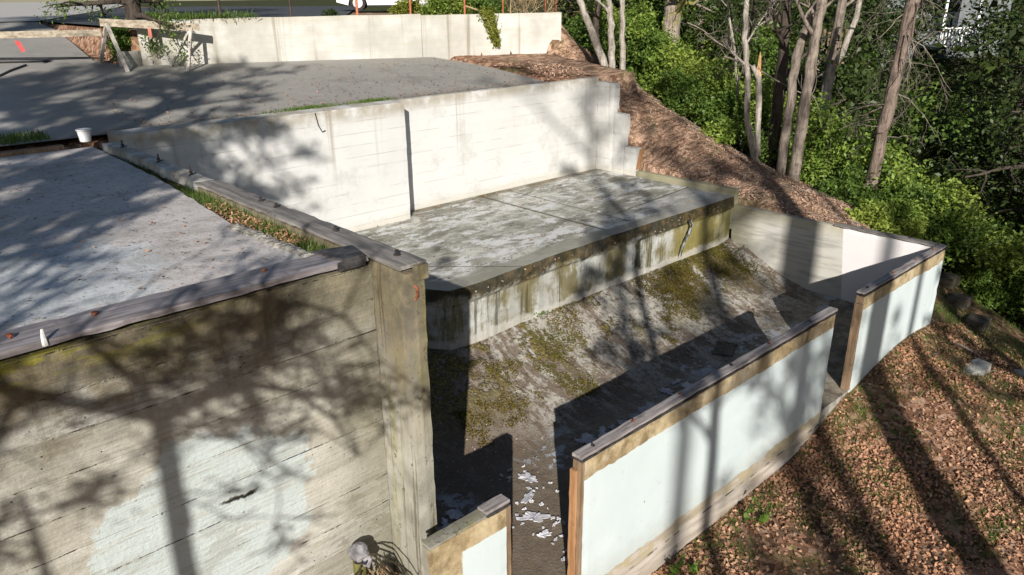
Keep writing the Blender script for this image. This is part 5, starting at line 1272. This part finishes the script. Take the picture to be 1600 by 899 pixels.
mass(300, 560, (11.5, 21), (-3, 14.5), 'leaf_d', 'far_wood', 'dark evergreen wood beyond the ravine', rad=(.5, 1.0), hgt=(.3, 2.2), size=.06, cond=lambda x, y: (y < x * .9) & ~seen(x, y))
mass(60, 560, (13, 21), (3.5, 8), 'leaf_d', 'far_wood', 'low dark thicket below the house', rad=(.3, .6), hgt=(-.1, .25), size=.05, cond=seen)
mass(100, 480, (12.5, 20), (1.0, 7.5), 'leaf_b', 'far_wood', 'brownish cedar sprays around the house', rad=(.4, .7), hgt=(.2, 1.5), size=.045, cond=lambda x, y: ~seen(x, y))
mass(420, 420, (17, 44), (-12, 34), 'leaf_d', 'far_wood', 'dark tree crowns on the hillside beyond the house', rad=(1.0, 2.0), hgt=(.6, 4.0), size=.12, cond=lambda x, y: ((x > 24) | ~seen(x, y)) & (y < x * .82) & ((x > 24) | (y < 4.2) | (y > 9.5)))
for i, (x, y, h, n_, lab) in enumerate([(10.9, 2.15, 4.6, 6500, 'dark evergreen filling the right edge of the picture'), (13.2, 2.45, 5.5, 6500, 'dark evergreen below and right of the house'), (13.0, 7.3, 4.5, 6000, 'dark evergreen behind the broken snag'), (12.2, 9.4, 4.0, 5000, 'dark evergreen behind the thick mossy trunk')]):
    z = float(TZ(x, y)); tree('dark_evergreen', (x, y, z), [(x, y, z - .1), (x, y, z + h * .5), (x + .05, y, z + h)], [.12, .08, .02], lab, 'tree', 'bark_d', 90 + i, 34, 1.1, 2, .12, 1.0, -.3, (3, 5), None, 'leaf_d', .035, n_)

# ------------------------------------------------------------------ house with the white railing, far right
he = empty('house', (21.9, 7.0, -1.9), 'house with a white porch railing glimpsed through the trees at top right', 'house')
hx, hy = 21.9, 7.0
ax = Vector((.73, -.68, 0)); ay = Vector((.68, .73, 0))
def hb(g, u0, u1, v0, v1, z0, z1):
    vs = []
    for u in (u0, u1):
        for v in (v0, v1):
            for z in (z0, z1): p = Vector((hx, hy, 0)) + ax * u + ay * v; vs.append((p.x, p.y, z))
    g.raw(vs, [(0, 1, 3, 2), (4, 6, 7, 5), (0, 4, 5, 1), (2, 3, 7, 6), (0, 2, 6, 4), (1, 5, 7, 3)])
g = G(); hb(g, -1.6, 1.6, .9, 5, -3.0, .6); g.make('wall', 'siding', he)
g = G(); hb(g, -.75, .15, -.35, .898, -1.40, -1.34); g.make('porch_floor', 'siding', he)
rl = G(); hb(rl, -.75, .15, -.37, -.33, -.90, -.86); hb(rl, -.75, .15, -.37, -.33, -1.33, -1.29); rl.make('railing', 'whitepaint', he)
for i in range(11):
    g = G(); u = -.72 + i * .08; hb(g, u, u + .03, -.365, -.335, -1.288, -.902); g.make('baluster', 'whitepaint', he)
for u in (-.74, .09):
    g = G(); hb(g, u, u + .06, -.33, -.27, -1.34, .1); g.make('porch_post', 'whitepaint', he)
g = G(); hb(g, -.9, .3, -.6, 1.2, .1, .17); g.make('porch_roof', 'roof', he)
g = G(); hb(g, -.4, .3, .885, .899, -1.1, -.35); g.make('window', 'glass', he)
g = G(); vs = []
P4 = [(-3.3, .5), (1.9, .5), (1.9, 5.3), (-3.3, 5.3)]
for u, v in P4: p = Vector((hx, hy, 0)) + ax * u + ay * v; vs.append((p.x, p.y, .6))
for u, v in ((-3.3, 2.9), (1.9, 2.9)): p = Vector((hx, hy, 0)) + ax * u + ay * v; vs.append((p.x, p.y, 1.9))
g.raw(vs, [(0, 1, 5, 4), (2, 3, 4, 5), (1, 2, 5), (3, 0, 4), (3, 2, 1, 0)]); g.make('roof', 'roof', he)
# cut log ends seen beside the broken snag
lg = empty('log_pile', (13.2, 6.1, -1.35), 'upright orange-brown cut planks among the trees right of the big pair', 'wood pile')
for i in range(5): G().rbox(13.0 + i * .07, 13.05 + i * .07, 6.28 - i * .065, 6.32 - i * .065, -1.2, -.60 - .05 * (i % 2), .05, .006, i).make('plank', 'post', lg)

# ------------------------------------------------------------------ parked car behind the back wall
cx0, cy0, cz0 = 9.75, 14.15, -.318
ce = empty('parked_car', (cx0, cy0, cz0), 'white car parked on the street behind the back wall', 'car')
ux = Vector((.80, -.60, 0)); uy = Vector((.60, .80, 0))
def cp_(u, v, z): p = Vector((cx0, cy0, cz0)) + ux * u + uy * v; return (p.x, p.y, p.z + z)
def extr(g, prof, v0, v1, bulge=0):
    n = len(prof); vs = [cp_(u, v0, z) for u, z in prof] + [cp_(u, v1, z) for u, z in prof]
    g.raw(vs, [tuple(range(n)), tuple(range(2 * n - 1, n - 1, -1))] + [(i, n + i, n + (i + 1) % n, (i + 1) % n) for i in range(n)])
body = [(-1.08, .17), (-1.08, .34), (-1.0, .40), (-.62, .44), (-.30, .46), (.78, .46), (1.0, .43), (1.08, .34), (1.08, .15), (.90, .13)]
for c in (.68, -.66):   # wheel arches
    body += [(c + .19, .11)] + [(c + .19 * math.cos(a), .12 + .19 * math.sin(a)) for a in np.linspace(.1, 3.04, 9)] + [(c - .19, .11)]
g = G(); extr(g, body, -.42, .42); g.make('body', 'carpaint', ce)
g = G(); extr(g, [(-.50, .462), (-.22, .66), (.45, .68), (.80, .462)], -.36, .36); g.make('cabin', 'glass', ce)
g = G(); extr(g, [(-.24, .67), (-.1, .70), (.40, .71), (.50, .69)], -.34, .34); g.make('roof', 'carpaint', ce)
g = G(); extr(g, [(-.47, .09), (-.47, .115), (.47, .115), (.47, .09)], -.40, .40); g.make('sill', 'tyre', ce)
for c in (.68, -.66):
    for v in (-.36, .36):
        ti = G(); ti.tube([cp_(c, v - .05, .155), cp_(c, v + .05, .155)], .155, 20); wv = ti.make('wheel', 'tyre', ce)
        rm = G(); sgn = -1 if v < 0 else 1
        rm.tube([cp_(c, v + sgn * .052, .155), cp_(c, v + sgn * .058, .155)], .10, 16); ro = rm.make('rim', 'rim', ce); ro.parent = wv
for v in (-.32, .32):
    g = G(); g.tube([cp_(1.075, v, .32), cp_(1.09, v, .32)], .05, 10); g.make('headlight', 'rim', ce)
